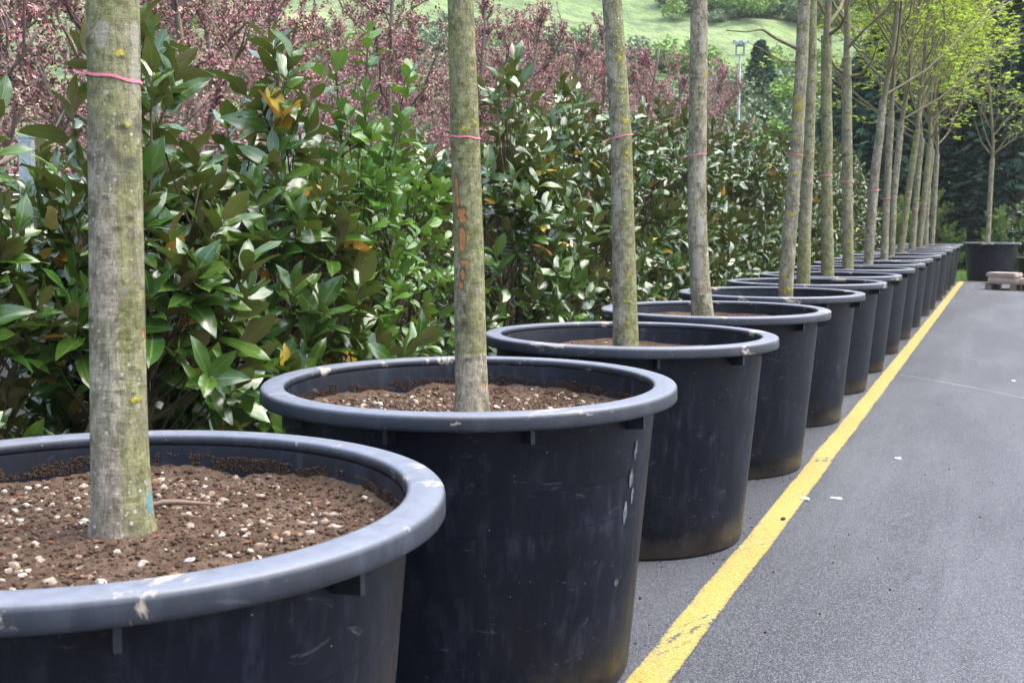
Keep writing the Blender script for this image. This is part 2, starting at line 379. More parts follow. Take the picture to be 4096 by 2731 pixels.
M_chip = leaf_mat('bark_chip', (.09, .04, .02), (.26, .13, .055), (.1, .05, .03), .9, .1, .01, ribw=0)
RIM, HP, RB = .68, .941, .532
prof_out = [(.02, .012), (.50, .012), (.522, .0), (RB, .012), (.546, .155), (.5822, .560), (.5831, .5738), (.58315, .5751), (.58435, .5756), (.5844, .577), (.5853, .590), (.5927, .683), (.5935, .6958), (.59355, .6971), (.59475, .6976), (.5948, .699), (.5956, .712), (.6115, .895), (.6115, .918)]
prof_in = [(.601, .916), (.598, .90), (.585, .76), (.55, .5), (.50, .06), (.02, .06)]
prof_rim = [(.6015, .905), (.6045, .930), (.606, .9365), (.610, .9402), (.617, .9414), (.645, .9420), (.670, .9412), (.6765, .9392), (.6805, .9352), (.6822, .928), (.6825, .905), (.6828, .898), (.681, .895), (.6775, .895), (.674, .908), (.66, .920), (.6125, .9215), (.603, .908)]
def bracket_mb(ang):
    mb = MB(); ca_, sa_ = math.cos(ang), math.sin(ang); rt = ((ca_, -sa_, 0), (sa_, ca_, 0), (0, 0, 1))
    v = np.array([(.6055, -.006, .846), (.6055, .006, .846), (.668, .006, .853), (.668, -.006, .853), (.6055, -.006, .914), (.6055, .006, .914), (.667, .006, .914), (.667, -.006, .914)])
    v = v @ np.array(rt).T
    for f in ((0, 3, 2, 1), (4, 5, 6, 7), (0, 1, 5, 4), (2, 3, 7, 6), (1, 2, 6, 5), (0, 4, 7, 3)): mb.add(v[list(f)], [[0, 1, 2, 3]])
    return mb
def soil_mb(r, z, seed, n_r, n_t, tx, ty, amp=.014, mound=0.0, patch=None):
    rr = np.sqrt(np.linspace(0, 1, n_r)) * r; th = np.arange(n_t) * 2 * np.pi / n_t
    Rr, T = np.meshgrid(rr, th, indexing='ij'); x, y = Rr * np.cos(T), Rr * np.sin(T); P = np.stack([x, y, 0 * x], -1).reshape(-1, 3)
    zz = vnoise(P, 5, seed, 3) * amp + vnoise(P, 28, seed + 1, 3) * amp * .55 + vnoise(P, 90, seed + 2, 2) * amp * .3
    d = np.hypot(P[:, 0] - tx, P[:, 1] - ty); zz += .022 * np.exp(-(d / .14) ** 2)
    zz += np.clip((np.hypot(P[:, 0], P[:, 1]) - r * .86) / (r * .14), 0, 1) ** 2 * .022 * (1 + vnoise(P, 7, seed + 4, 2))
    if patch is not None:
        for (px_, py_, pr, ph) in patch: zz += ph * np.exp(-(np.hypot(P[:, 0] - px_, P[:, 1] - py_) / pr) ** 2)
    P[:, 2] = z + zz
    i, j = np.meshgrid(np.arange(n_r - 1), np.arange(n_t), indexing='ij'); j2 = (j + 1) % n_t
    return MB().add(P, np.stack([i * n_t + j, (i + 1) * n_t + j, (i + 1) * n_t + j2, i * n_t + j2], -1).reshape(-1, 4)), P
def soil_at(P, x, y, r, n_r, n_t):
    i = np.clip(np.round(((np.hypot(x, y) / r) ** 2) * (n_r - 1)).astype(int), 0, n_r - 1); j = np.round(np.arctan2(y, x) / (2 * np.pi) * n_t).astype(int) % n_t
    return P[i * n_t + j, 2]
def pot_shell(root):
    b = MB(); lathe(b, prof_out, 128, 0, wob=.002); bo = b.build('pot_body', M_body, root)
    b = MB(); lathe(b, prof_in, 96, 0, wob=.002); b.build('inner_wall', M_inner, root)
    b = MB(); lathe(b, prof_rim, 160, 0, True, wob=.002, at0=[0, 0, .25, .75, 1, 1, 1, .8, .35, .08, 0, 0, 0, 0, 0, 0, 0, 0]); b.build('pot_rim', M_rim, root)  # at0 marks the upper faces for the painted sky sheen and dust
    for k in range(10): bracket_mb(k * math.pi / 5).build('rim_bracket', M_brk, root, smooth=False)
def inner_r(z): return float(np.interp(z, [.06, .5, .76, .9], [.5, .55, .585, .598])) - .001
def soil_parts(root, z, seed, tx, ty, hero, patch=None):
    r = inner_r(z + .02); nr, ntt = (150, 420) if hero else (24, 64)
    mb, P = soil_mb(r, z, seed, nr, ntt, tx, ty, patch=patch); so_ = mb.build('soil', M_soil, root)
    def scatter(n, lo, hi, pw):
        a = rng.random(n) * 2 * np.pi; q = np.sqrt(rng.random(n)) * (r - .015); x, y = q * np.cos(a), q * np.sin(a); s = lo + (hi - lo) * rng.random(n) ** pw
        k = np.hypot(x - tx, y - ty) > .075; x, y, s = x[k], y[k], s[k]
        return np.stack([x, y, soil_at(P, x, y, r, nr, ntt) + s * .35], -1), s
    c = MB()
    p, s = scatter(8000 if hero else 120, .0010, .0058, 2.6); chunks(c, p, s)
    if hero:      # soil still sticking to the wall above the surface
        n = 15000; a = rng.random(n) * 2 * np.pi; band = vnoise(np.stack([np.cos(a) * 3, np.sin(a) * 3, 0 * a], -1), 1, seed + 9, 3)
        zz = z + .02 + rng.random(n) * np.clip(.035 + .035 * band, .004, .08); k = vnoise(np.stack([np.cos(a) * 20, np.sin(a) * 20, zz * 40], -1), 1, seed + 3, 2) > -.25
        a, zz = a[k], zz[k]; q = np.array([inner_r(t) for t in zz]) - .002
        chunks(c, np.stack([q * np.cos(a), q * np.sin(a), zz], -1), (.0008 + .0017 * rng.random(len(a)) ** 2))
    tag(c.build('soil_crumbs', M_crumb, root), kind='stuff')
    c = MB(); p, s = scatter(860 if hero else 60, .0022, .0108, 2.0); p[:, 2] -= s * .3; chunks(c, p, s, 0, .8)
    tag(c.build('perlite', M_perl, root), kind='stuff')
    if hero:
        c = MB(); p, s = scatter(420, .004, .014, 1.5); p[:, 2] += .001; kites(c, p, nrm(rng.normal(size=p.shape) * [1, 1, .25]), nrm(rng.normal(size=p.shape) * .5 + [0, 0, 1]), s * 1.5, s * .3); tag(c.build('bark_chips', M_chip, root), kind='stuff')

POT_Y = [1.75, 3.49, 5.27, 7.0, 8.82, 10.5, 12.0, 13.74, 15.5, 17.3, 19.4, 20.9, 23.2, 24.9, 26.75, 28.8]
POT_X = -1.616
POT_LABEL = ['nearest black tub, cut by the frame edge, dark soil strewn with white perlite', 'black tub behind the nearest one, long white scrapes down its side',
 'third black tub of the row, its bottom edge seen clear of the yellow line', 'fourth black tub, mud splashed along its bottom edge, pale trunk inside',
 'fifth black tub, small heap of dry soil showing over its rim', 'sixth black tub of the row along the yellow line', 'seventh black tub, dried pale mud on the corner of its rim',
 'eighth black tub, holding a straight grey green trunk', 'ninth black tub, trunk inside leaning away to the right', 'tenth black tub of the row along the yellow line',
 'eleventh black tub, slim brown trunk inside', 'twelfth black tub, mossy leaning trunk inside', 'thirteenth black tub from the front of the row', 'fourteenth black tub from the front of the row',
 'next to last black tub of the long row', 'last black tub at the far end of the long row']
SOILZ = [.838, .812, .826, .842, .80, .79, .80, .80, .80, .80, .80, .80, .80, .80, .80, .80]
GPOT = 'black plastic tubs lined up along the yellow line'
# trunks: (source row, centre, width) read off the photograph, lying in a plane at the trunk's own distance
V = 4096 / 2352
TR = {
 0: [(0, 259 * V, 118 * V), (320 * V, 264 * V, 118 * V), (700 * V, 269 * V, 122 * V), (1000 * V, 274 * V, 127 * V), (1150 * V, 279.5 * V, 134 * V), (1245 * V, 282 * V, 141 * V)],
 1: [(0, 1058 * V, 60 * V), (320 * V, 1068.5 * V, 67 * V), (600 * V, 1077.5 * V, 69 * V), (830 * V, 1081.5 * V, 73 * V), (965 * V, 1085 * V, 81 * V)],
 2: [(0, 1405.5 * V, 45 * V), (312 * V, 1426.5 * V, 49 * V), (600 * V, 1433 * V, 54 * V), (800 * V, 1437.5 * V, 59 * V)],
 3: [(0, 2796, 67), (281, 2793, 71), (622, 2788, 72), (900, 2789, 78), (1104, 2799, 79), (1272, 2811, 90)],
 4: [(0, 3216, 49), (300, 3205, 50), (617, 3184, 52), (900, 3160, 56), (1095, 3146, 58)],
 5: [(0, 3252, 34), (300, 3246, 38), (722, 3229, 46), (900, 3221, 49), (1095, 3214, 54)],
 6: [(0, 3306, 42), (300, 3306, 43), (700, 3306, 44), (1095, 3311, 52)],
 7: [(0, 3385, 40), (281, 3386, 39), (722, 3391, 42), (1080, 3392, 44)],
 8: [(0, 3580, 24), (302, 3543, 27), (761, 3495, 38), (1056, 3473, 38)],
 9: [(0, 3600, 22), (302, 3572, 28), (793, 3547, 27), (1045, 3536, 31)],
 10: [(0, 3650, 20), (337, 3619, 27), (786, 3576, 25), (1031, 3566, 24)],
 11: [(0, 3725, 20), (449, 3680, 24), (768, 3635, 25), (1017, 3601, 28)],
 12: [(0, 3715, 18), (456, 3695, 24), (835, 3661, 23), (1010, 3646, 28)],
 13: [(0, 3760, 17), (491, 3727, 22), (817, 3695, 24), (996, 3675, 24)],
 14: [(0, 3750, 17), (491, 3737, 22), (835, 3706, 20), (990, 3700, 25)],
 15: [(0, 3775, 15), (491, 3755, 20), (975, 3728, 20)],
 16: [(0, 3985, 12), (280, 3975, 17), (610, 3970, 19), (860, 3957, 18), (975, 3950, 21)],
}
pots = []
shell = None
def pot_loc(i): return (POT_X, POT_Y[i], 0)
for i in range(17):
    loc = pot_loc(i) if i < 16 else (-.37, 31.44, 0)
    lab = POT_LABEL[i] if i < 16 else 'black tub standing alone across the end of the lane, behind the pallet'
    if i == 0:
        root = empty('plant_pot', loc, R_(22.8 - 90 - 14)); pot_shell(root); pots.append(root)
        shell = [c for c in root.children]
    else:
        root = empty('plant_pot', loc, [0, R_(22.8 - 90 - 18.5)][i == 1] if i == 1 else rng.random() * 6.28)
        for ch in shell:
            c = ch.copy(); C.objects.link(c); c.parent = root
        pots.append(root)
    tag(root, lab, 'plant pot', GPOT)
    if i: root.rotation_euler[0] = rng.uniform(-.006, .006); root.rotation_euler[1] = rng.uniform(-.006, .006); e_ = rng.uniform(-.008, .008); root.scale = (1 + e_, 1 - e_, 1)
TREE_BASE = {}
for i in range(17):
    loc = np.array(pots[i].location); sz = SOILZ[i] if i < 16 else .82
    dep = axial(loc[0], loc[1] + (.0 if i else .03), sz)
    pts = [at(px, py, dep) for (py, px, wd) in TR[i]]; rad = [wd / 2 / FPX * dep for (py, px, wd) in TR[i]]
    z = np.array([p[2] for p in pts]); o_ = np.argsort(z); pts = np.array(pts)[o_]; rad = np.array(rad)[o_]; z = z[o_]
    zg = np.array([sz - .03, sz + .02]); 
    def fx(zq, k):      # extend to the soil and up to the fork along the end slopes
        s0 = (pts[1, k] - pts[0, k]) / (z[1] - z[0]); s1 = (pts[-1, k] - pts[-2, k]) / (z[-1] - z[-2])
        return np.where(zq < z[0], pts[0, k] + s0 * .3 * (zq - z[0]), np.where(zq > z[-1], pts[-1, k] + s1 * .5 * (zq - z[-1]), np.interp(zq, z, pts[:, k])))
    TREE_BASE[i] = (dep, sz, z, rad, fx, pts)
for i in range(17):
    dep, sz, z, rad, fx, pts = TREE_BASE[i]; root = pots[i]; loc = np.array(root.location)
    b = np.array([fx(np.array([sz]), 0)[0], fx(np.array([sz]), 1)[0]]) - loc[:2]; a = -root.rotation_euler[2]
    tx, ty = b[0] * math.cos(a) - b[1] * math.sin(a), b[0] * math.sin(a) + b[1] * math.cos(a)
    patch = None
    if i == 4:
        q = at(3275, 1190, dep - .45)[:2] - loc[:2]; patch = [(q[0] * math.cos(a) - q[1] * math.sin(a), q[0] * math.sin(a) + q[1] * math.cos(a), .09, .085)]
    soil_parts(root, sz, 11 + i, tx, ty, i < 2, patch)
# paint scrapes on the second tub and litre marks moulded inside it
def wall_text(txt, root, world_ang, z, size):
    cu = bpy.data.curves.new('litre_mark', 'FONT'); cu.body = txt; cu.size = size; cu.extrude = .0012; cu.align_x = 'CENTER'
    tmp = bpy.data.objects.new('litre_mark', cu); C.objects.link(tmp); bpy.context.view_layer.update()
    me = bpy.data.meshes.new_from_object(tmp.evaluated_get(bpy.context.evaluated_depsgraph_get())); bpy.data.objects.remove(tmp)
    a = world_ang - root.rotation_euler[2]
    for v in me.vertices:      # wrap the lettering round the wall
        r = inner_r(z + v.co.y) - .0012 - v.co.z; t = a - v.co.x / .59; v.co = (r * math.cos(t), r * math.sin(t), z + v.co.y)
    o = bpy.data.objects.new('litre_mark', me); C.objects.link(o); o.parent = root; me.materials.append(M_inner); return o
back = math.atan2(math.cos(YAW), -math.sin(YAW))      # the wall that faces the camera
wall_text('1000', pots[1], back - .17, .868, .021); wall_text('900', pots[1], back - .19, .822, .021)
g = G('white_scrape'); o = g.obj(); n = g.noise(g.map(o, (1, 1, .4)), 70, 5, .75)
M_scr = g.done(g.mix(g.rng(n, .42, .6), (.010, .012, .018), (.15, .165, .19)), .6, .3)
r2 = pots[1]
for (dx, z0, z1, wd) in ((.0, .735, .80, .011), (-.012, .655, .715, .013), (.004, .60, .65, .010), (-.03, .545, .615, .012), (-.045, .35, .375, .016)):
    mb = MB(); t0 = (R_(22.8 - 90 + 60) + dx * 2) - r2.rotation_euler[2]; zz = np.linspace(z0, z1, 9); rows = []
    for kk, q in enumerate(zz):
        f = math.sin(math.pi * (kk + .6) / 9.2) ** .5 * (.6 + .5 * rng.random()); rr_ = float(np.interp(q, [.012, .155, .572, .584, .695, .707, .895], [.532, .546, .583, .5836, .594, .5945, .6115])) + .0022
        for s_ in (-1, 1): t = t0 + s_ * wd * f / .59; rows.append((rr_ * math.cos(t), rr_ * math.sin(t), q))
    mb.add(rows, [[2 * kk, 2 * kk + 1, 2 * kk + 3, 2 * kk + 2] for kk in range(8)]).build('paint_scrape', M_scr, r2)

# ================================================================== TREES IN THE TUBS
g = G('smooth_bark'); o = g.obj(); v = g.t.nodes.new('ShaderNodeVectorMath'); g.put(v.inputs[0], o); g.put(v.inputs[1], g.rv(61)); p = v.outputs[0]
al, ly, scar, pale = g.attr('mk'); blue, knot, wht, tan = g.attr('mk2')
st = g.noise(g.map(p, (1, 1, .12)), 120, 5, .8); blot = g.noise(g.map(p, (1, 1, .55)), 17, 7, .74); fine = g.noise(p, 330, 3, .65); hz = g.noise(g.map(p, (.5, .5, 2.2)), 24, 6, .8)
mid = g.noise(p, 40, 6, .8)
c = g.mix(g.rng(blot, .41, .58), (.115, .105, .068), (.315, .285, .215))
c = g.mix(g.rng(g.math('ADD', tan, g.math('MULTIPLY', g.math('SUBTRACT', mid, .5), 1.6)), .3, .75, 0, .85), c, g.mix(mid, (.20, .165, .125), (.33, .285, .23)))
c = g.mix(g.rng(st, .34, .58, .8, 0), c, (.080, .072, .050)); c = g.mix(g.rng(mid, .53, .62, 0, .75), c, (.37, .335, .265)); c = g.mix(g.rng(mid, .37, .47, .6, 0), c, (.062, .060, .040))
c = g.mix(g.rng(hz, .60, .70, 0, .42), c, (.085, .078, .060))
af = g.math('ADD', al, g.math('MULTIPLY', g.math('SUBTRACT', g.math('ADD', g.math('MULTIPLY', g.noise(p, 11, 6, .72), .65), g.math('MULTIPLY', mid, .35)), .5), 4.6)); af = g.math('ADD', af, .36)
gcol = g.mix(g.rng(mid, .4, .6), (.062, .072, .016), (.19, .205, .062))
c = g.mix(g.math('MULTIPLY', g.rng(af, .25, .75, 0, .88), g.rng(st, .25, .6, 1, .55)), c, gcol)
dk = g.noise(p, 7, 4, .6); c = g.mix(g.math('MULTIPLY', g.rng(dk, .54, .68, 0, .5), g.rng(fine, .3, .6, .5, 1)), c, (.062, .062, .052))
c = g.mix(g.rng(g.math('ADD', pale, g.math('MULTIPLY', g.math('SUBTRACT', g.noise(p, 30, 6, .75), .5), 2.2)), .42, .72, 0, .75), c, g.mix(st, (.22, .20, .165), (.35, .33, .28)))
def dots(scale, mx, lo, seed):
    pp = g.map(p, (1, 1, 1), (seed, 0, 0)); d = g.math('ADD', g.vor(pp, scale), g.math('MULTIPLY', g.math('SUBTRACT', mid, .5), .30)); q = g.t.nodes.new('ShaderNodeSeparateColor'); g.t.links.new(g.vor(pp, scale, 'Color'), q.inputs[0])
    th = g.math('MULTIPLY', g.math('POWER', q.outputs[0], 5.0), mx); gt = g.rng(g.math('ADD', g.noise(pp, 5, 2), g.math('MULTIPLY', wht, .35)), lo + .10, lo + .2)
    return g.math('MULTIPLY', g.rng(g.math('SUBTRACT', th, d), -.02, .03), gt)
c = g.mix(g.math('MULTIPLY', dots(60, .38, .58, 0), .7), c, (.42, .43, .39)); c = g.mix(g.math('MULTIPLY', dots(30, .32, .60, 3), .7), c, (.40, .42, .37)); c = g.mix(g.math('MULTIPLY', dots(120, .5, .50, 7), .6), c, (.42, .43, .40))
c = g.mix(g.math('MULTIPLY', knot, g.rng(hz, .3, .6, .55, .95)), c, (.045, .036, .026))
sf = g.math('ADD', scar, g.math('MULTIPLY', g.math('SUBTRACT', mid, .5), 2.0)); c = g.mix(g.rng(sf, .3, .42), c, (.06, .035, .02)); c = g.mix(g.rng(sf, .5, .62), c, g.mix(st, (.26, .105, .035), (.42, .2, .085)))
lf_ = g.math('ADD', ly, g.math('MULTIPLY', g.math('SUBTRACT', g.noise(p, 95, 5, .8), .5), 3.0)); c = g.mix(g.rng(lf_, .42, .56), c, g.mix(fine, (.24, .20, .018), (.40, .35, .075)))
c = g.mix(g.rng(g.math('ADD', blue, g.math('SUBTRACT', st, .5)), .35, .55, 0, .7), c, (.06, .24, .30))
hh = g.math('ADD', g.math('ADD', st, g.math('MULTIPLY', hz, 1.2)), g.math('MULTIPLY', g.rng(lf_, .42, .56), 1.6))
M_bark = g.done(c, .85, .2, 0, g.bump(hh, .7, .006))

g = G('twig_bark'); o = g.obj(); n = g.noise(o, 40, 4); n2 = g.noise(o, 9, 3)
c = g.mix(n, (.085, .075, .045), (.22, .2, .14)); M_twig = g.done(g.mix(g.math('MULTIPLY', g.rng(n2, .5, .62), g.rng(n, .45, .6)), c, (.34, .24, .03)), .85, .2)
M_mleaf = leaf_mat('young_maple_leaf', (.26, .39, .035), (.47, .57, .08), (.30, .42, .07), .5, .3, .45, ribw=0, tcol=None)
g = G('pink_tape'); M_tape = g.done(g.mix(g.noise(g.obj(), 60, 3), (.60, .13, .19), (.74, .24, .30)), .45, .4)

def feats(i, lst):      # (row, fx across -1..1, radius m, kind, vertical stretch)
    dep, sz, z, rad, fx, pts = TREE_BASE[i]; out = []
    for (py, f, r, kind, stv) in lst:
        zz = at(TR[i][0][1], py, dep)[2]; out.append((zz, f, r, kind, stv))
    return out
FEAT = {
 0: [(130 * V, .28, .010, 'ly', .8), (137 * V, .3, .010, 'kn', .5), (100 * V, -.93, .013, 'kn', .8), (85 * V, -.45, .018, 'pa', 2), (85 * V, .82, .018, 'pa', 2.4), (170 * V, .8, .018, 'pa', 3), (292 * V, .45, .007, 'ly', .7), (292 * V, .3, .012, 'kn', .35),
     (360 * V, -.9, .013, 'kn', .8), (420 * V, -.3, .034, 'ta', 1.6), (452 * V, -.35, .009, 'kn', .3), (522 * V, .05, .007, 'kn', .5), (500 * V, .5, .010, 'kn', .7), (650 * V, -.5, .04, 'ta', 2.4), (560 * V, -.6, .03, 'ta', 2.2),
     (862 * V, .12, .009, 'sb', .5), (900 * V, .5, .007, 'sb', .7), (888 * V, .05, .010, 'kn', .35), (838 * V, .5, .006, 'kn', .4), (912 * V, .58, .011, 'ly', .55), (910 * V, .62, .009, 'kn', .4), (730 * V, -.95, .012, 'kn', .7), (765 * V, .93, .009, 'sc', 1.2),
     (1150 * V, .9, .012, 'bl', 2.2), (1000 * V, -.95, .010, 'kn', .7), (1190 * V, -.2, .06, 'ta', 1.0), (1100 * V, -.6, .045, 'ta', 2.5)],
 1: [(300 * V, -.05, .012, 'ly', .9), (285 * V, .75, .011, 'ly', .8), (283 * V, -.3, .007, 'ly', .5), (283 * V, -.8, .006, 'ly', .8), (195 * V, -.1, .010, 'kn', .5), (365 * V, -.3, .012, 'kn', .4), (372 * V, -.3, .005, 'ly', .5),
     (430 * V, -.72, .007, 'sc', 4), (462 * V, -.66, .007, 'sc', 3.2), (484 * V, -.3, .007, 'sc', 1.4), (490 * V, -.55, .009, 'sc', 1.6), (502 * V, -.35, .011, 'sc', .9), (545 * V, -.45, .010, 'sc', 2.8), (565 * V, -.45, .008, 'sc', 1.6), (600 * V, -.35, .013, 'sc', .5), (630 * V, -.45, .007, 'sc', 2.5), (655 * V, -.55, .007, 'sc', 1.6), (700 * V, -.35, .008, 'kn', 2.5), (735 * V, -.4, .010, 'kn', 1.2),
     (820 * V, -.2, .014, 'kn', .45), (850 * V, .0, .05, 'ta', .9), (900 * V, .1, .055, 'ta', 1.2), (880 * V, .8, .006, 'sc', 1), (660 * V, .95, .008, 'ly', 1), (940 * V, -.4, .012, 'kn', .4)],
 2: [(75 * V, .25, .006, 'ly', .8), (98 * V, .4, .007, 'ly', .8), (112 * V, .3, .006, 'ly', .7), (138 * V, .4, .017, 'ly', .6), (135 * V, .3, .012, 'kn', .4), (205 * V, .4, .012, 'ly', .6), (205 * V, .4, .014, 'kn', .4), (281 * V, .45, .016, 'ly', .75), (352 * V, .5, .015, 'ly', .6), (365 * V, .4, .010, 'ly', .5), (403 * V, .4, .010, 'ly', .6), (435 * V, .35, .010, 'ly', .5), (437 * V, .3, .012, 'kn', .4),
     (172 * V, -.35, .022, 'pa', 2), (560 * V, .5, .014, 'kn', .4), (630 * V, .5, .013, 'ly', .6), (690 * V, .1, .014, 'ly', .35), (695 * V, .4, .012, 'kn', .4), (738 * V, .05, .009, 'ly', 1.2), (530 * V, .8, .030, 'ta', 3), (460 * V, -.6, .03, 'pa', 2.5), (820, -.7, .010, 'kn', .5), (640, -.8, .010, 'kn', .5), (300, -.85, .010, 'kn', .6)],
 3: [(300, .78, .018, 'ly', 1.1), (352, .35, .013, 'ly', .8), (350, .2, .016, 'kn', .5), (315, -.2, .020, 'kn', .25), (440, -.3, .008, 'ly', .7), (440, .0, .014, 'kn', .3), (510, -.1, .014, 'kn', .8), (635, -.2, .008, 'ly', .5), (635, .35, .006, 'ly', .6), (735, .2, .014, 'kn', .35), (980, .1, .014, 'kn', .4), (1105, .7, .010, 'kn', .6), (1180, .1, .016, 'kn', .35), (1150, .2, .009, 'sc', 1.6), (700, .5, .03, 'pa', 3), (900, .3, .03, 'pa', 3), (1060, -.2, .04, 'pa', 3), (180, .5, .03, 'pa', 3)],
 4: [(25, .2, .022, 'kn', .5), (110, -.3, .014, 'ly', .7), (258, -.3, .012, 'ly', .6), (392, -.25, .020, 'ly', .6), (430, -.1, .032, 'ly', .8), (475, -.1, .026, 'ly', .55), (430, -.1, .016, 'kn', .4), (553, -.1, .018, 'ly', .5), (628, -.1, .014, 'ly', .5), (695, .0, .022, 'ly', .4), (700, .0, .016, 'kn', .4), (740, -.75, .012, 'ly', 1), (775, .1, .014, 'ly', .6), (858, .0, .020, 'ly', .7), (815, -.8, .012, 'ly', .8), (955, .15, .013, 'ly', .8), (1055, .2, .009, 'ly', .6), (1105, -.5, .024, 'ly', .6), (1157, .25, .020, 'ly', .8), (1157, .3, .012, 'kn', .6), (1190, -.4, .016, 'ly', .7), (1188, .2, .014, 'ly', .5), (1180, .0, .010, 'sc', .6), (510, -.8, .014, 'ly', 1.4)],
}
for i in range(5, 17):
    n = 14; L = []
    yellow = {5: 2, 6: 2, 7: 4, 8: 2, 9: 4, 10: 4, 11: 12, 12: 5, 13: 14, 14: 7, 15: 3, 16: 3}[i]
    y1 = TR[i][-1][0]
    for k in range(n): L.append((rng.random() * y1, rng.uniform(-.8, .8), rng.uniform(.012, .03), 'kn', .3))
    for k in range(yellow): L.append((rng.random() * y1, rng.uniform(-.7, .7), rng.uniform(.012, .028), 'ly', .7))
    FEAT[i] = L
FEAT[5] += [(925, .2, .03, 'ta', 2), (905, .3, .012, 'sc', 1)]; FEAT[7] += [(960, -.4, .05, 'ta', 2)]; FEAT[9] += [(855, .3, .012, 'sc', 1)]; FEAT[8] += [(700, .0, .03, 'kn', 1)]
ALG = {0: .12, 1: .60, 2: .25, 3: -.22, 4: -.12, 5: .22, 6: .50, 7: .12, 8: -.3, 9: 0, 10: -.15, 11: .35, 12: .05, 13: .3, 14: -.15, 15: -.1, 16: 0}
TIE = {0: 318, 1: 551, 2: 548, 3: 620, 4: 619, 5: 725, 6: 702, 7: 726, 8: 762, 9: 793, 10: 787, 11: 769, 12: 837, 13: 817, 14: 837, 15: 850, 16: 861}
TILT = {0: (.15, -.02), 1: (.06, .02), 2: (-.22, 0), 3: (-.12, 0), 4: (.16, 0), 5: (.28, 0)}
FORK = {i: 3.0 for i in range(17)}; FORK.update({4: 3.5, 5: 3.45, 6: 3.3, 7: 3.3})
def build_trunk(i, root, base):
    dep, sz, z, rad, fx, pts = TREE_BASE[i]
    nz, na = {0: (620, 96), 1: (520, 80), 2: (420, 64), 3: (380, 56), 4: (300, 40)}.get(i, (150, 22))
    zq = np.linspace(sz - .035, FORK[i], nz); ex = np.interp(zq, z, rad) * np.where(zq > z[-1], np.clip(1 - .10 * (zq - z[-1]), .6, 1), 1)
    px_, py_ = fx(zq, 0), fx(zq, 1)
    k = max(3, nz // 40); ker = np.hanning(k * 2 + 1); ker /= ker.sum()
    sm = lambda a: np.convolve(np.pad(a, k, 'edge'), ker, 'valid')
    px_, py_, ex = sm(px_), sm(py_), sm(ex)
    if i >= 3: px_ = px_ + .010 * vnoise(np.stack([zq * 0, zq * 0, zq], -1), 2.2, i + 40, 2) * np.clip((zq - 1.0), 0, 1); 
    ex = ex * (1 + .16 * np.exp(-np.clip(zq - sz, 0, None) / .035))
    th = np.arange(na) * 2 * np.pi / na; Z, T = np.meshgrid(zq, th, indexing='ij'); R0 = ex[:, None] * np.ones(na)
    P3 = np.stack([np.cos(T) * 1.0, np.sin(T) * 1.0, Z * 7], -1).reshape(-1, 3)
    R0 = R0 * (1 + .018 * vnoise(P3, 1.0, i, 3).reshape(Z.shape)) + .0008 * vnoise(P3 * [6, 6, 4], 1, i + 5, 2).reshape(Z.shape)
    fwd = np.array([px_.mean(), py_.mean()]); phi = math.atan2(-fwd[1], -fwd[0])
    A = np.zeros(Z.shape + (4,)); A2 = np.zeros(Z.shape + (4,))
    off = np.sin(T - phi)
    al = ALG[i] + .30 * vnoise(P3 * [1, 1, .25], 1, i + 70, 2).reshape(Z.shape)
    if i == 0: al = al + np.where(Z < 1.62, np.where(off > .02, .28, -.42), .12)
    if i == 1: al = al + np.where(Z < 1.03, -.75, 0) + np.where((Z < 1.35) & (off < -.1), -.55, 0)
    if i == 2: al = al + .38 * np.tanh(off * 4) - .1
    if i == 4: al = al + .3 * np.tanh((off - .5) * 4)
    if i in (5, 6): al = al + np.where(Z < 1.3, .3, 0)
    A[..., 0] = al
    for (zz, f, r, kind, stv) in feats(i, FEAT[i]):
        t0 = phi + math.asin(f); da = R0 * ((T - t0 + np.pi) % (2 * np.pi) - np.pi); d = np.hypot(da, (Z - zz) / stv) / r; s = np.clip(1.35 - d, 0, 1)
        if kind == 'ly' and i >= 4: d = d / 1.3; s = np.clip(1.35 - d, 0, 1)
        if kind == 'ly': A[..., 1] = np.maximum(A[..., 1], np.clip(1.75 - d, 0, 1) * .62); R0 = R0 + .0012 * s
        if kind == 'sc' and i == 1: d = d / 1.45; s = np.clip(1.35 - d, 0, 1)
        if kind == 'sc': A[..., 2] = np.maximum(A[..., 2], s); R0 = R0 - .0025 * s
        if kind == 'pa': A[..., 3] = np.maximum(A[..., 3], np.clip(1.6 - 1.3 * d, 0, .85))
        if kind == 'sb': A2[..., 1] = np.maximum(A2[..., 1], s * .6); A[..., 2] = np.maximum(A[..., 2], s * .48)
        if kind == 'kn': A2[..., 1] = np.maximum(A2[..., 1], s * .9); R0 = R0 + (.055 * ex[:, None]) * np.exp(-(d / 1.1) ** 2)
        if kind == 'bl': A2[..., 0] = np.maximum(A2[..., 0], s)
        if kind == 'ta': A2[..., 3] = np.maximum(A2[..., 3], np.clip(2.2 - 2 * d, 0, .9))
    if i in (0, 2): A2[..., 2] = .25
    if i == 2: A2[..., 2] = np.where(Z > 1.9, .8, .2)
    X = px_[:, None] + R0 * np.cos(T) - base[0]; Y = py_[:, None] + R0 * np.sin(T) - base[1]
    v = np.stack([X, Y, Z - base[2]], -1).reshape(-1, 3)
    ii, jj = np.meshgrid(np.arange(nz - 1), np.arange(na), indexing='ij'); j2 = (jj + 1) % na
    mb = MB().add(v, np.stack([ii * na + jj, ii * na + j2, (ii + 1) * na + j2, (ii + 1) * na + jj], -1).reshape(-1, 4), None, 0, A.reshape(-1, 4))
    o = mb.build('trunk', M_bark, root, attr='mk')
    a2 = o.data.attributes.new('mk2', 'FLOAT_COLOR', 'POINT'); a2.data.foreach_set('color', A2.reshape(-1).astype(np.float32))
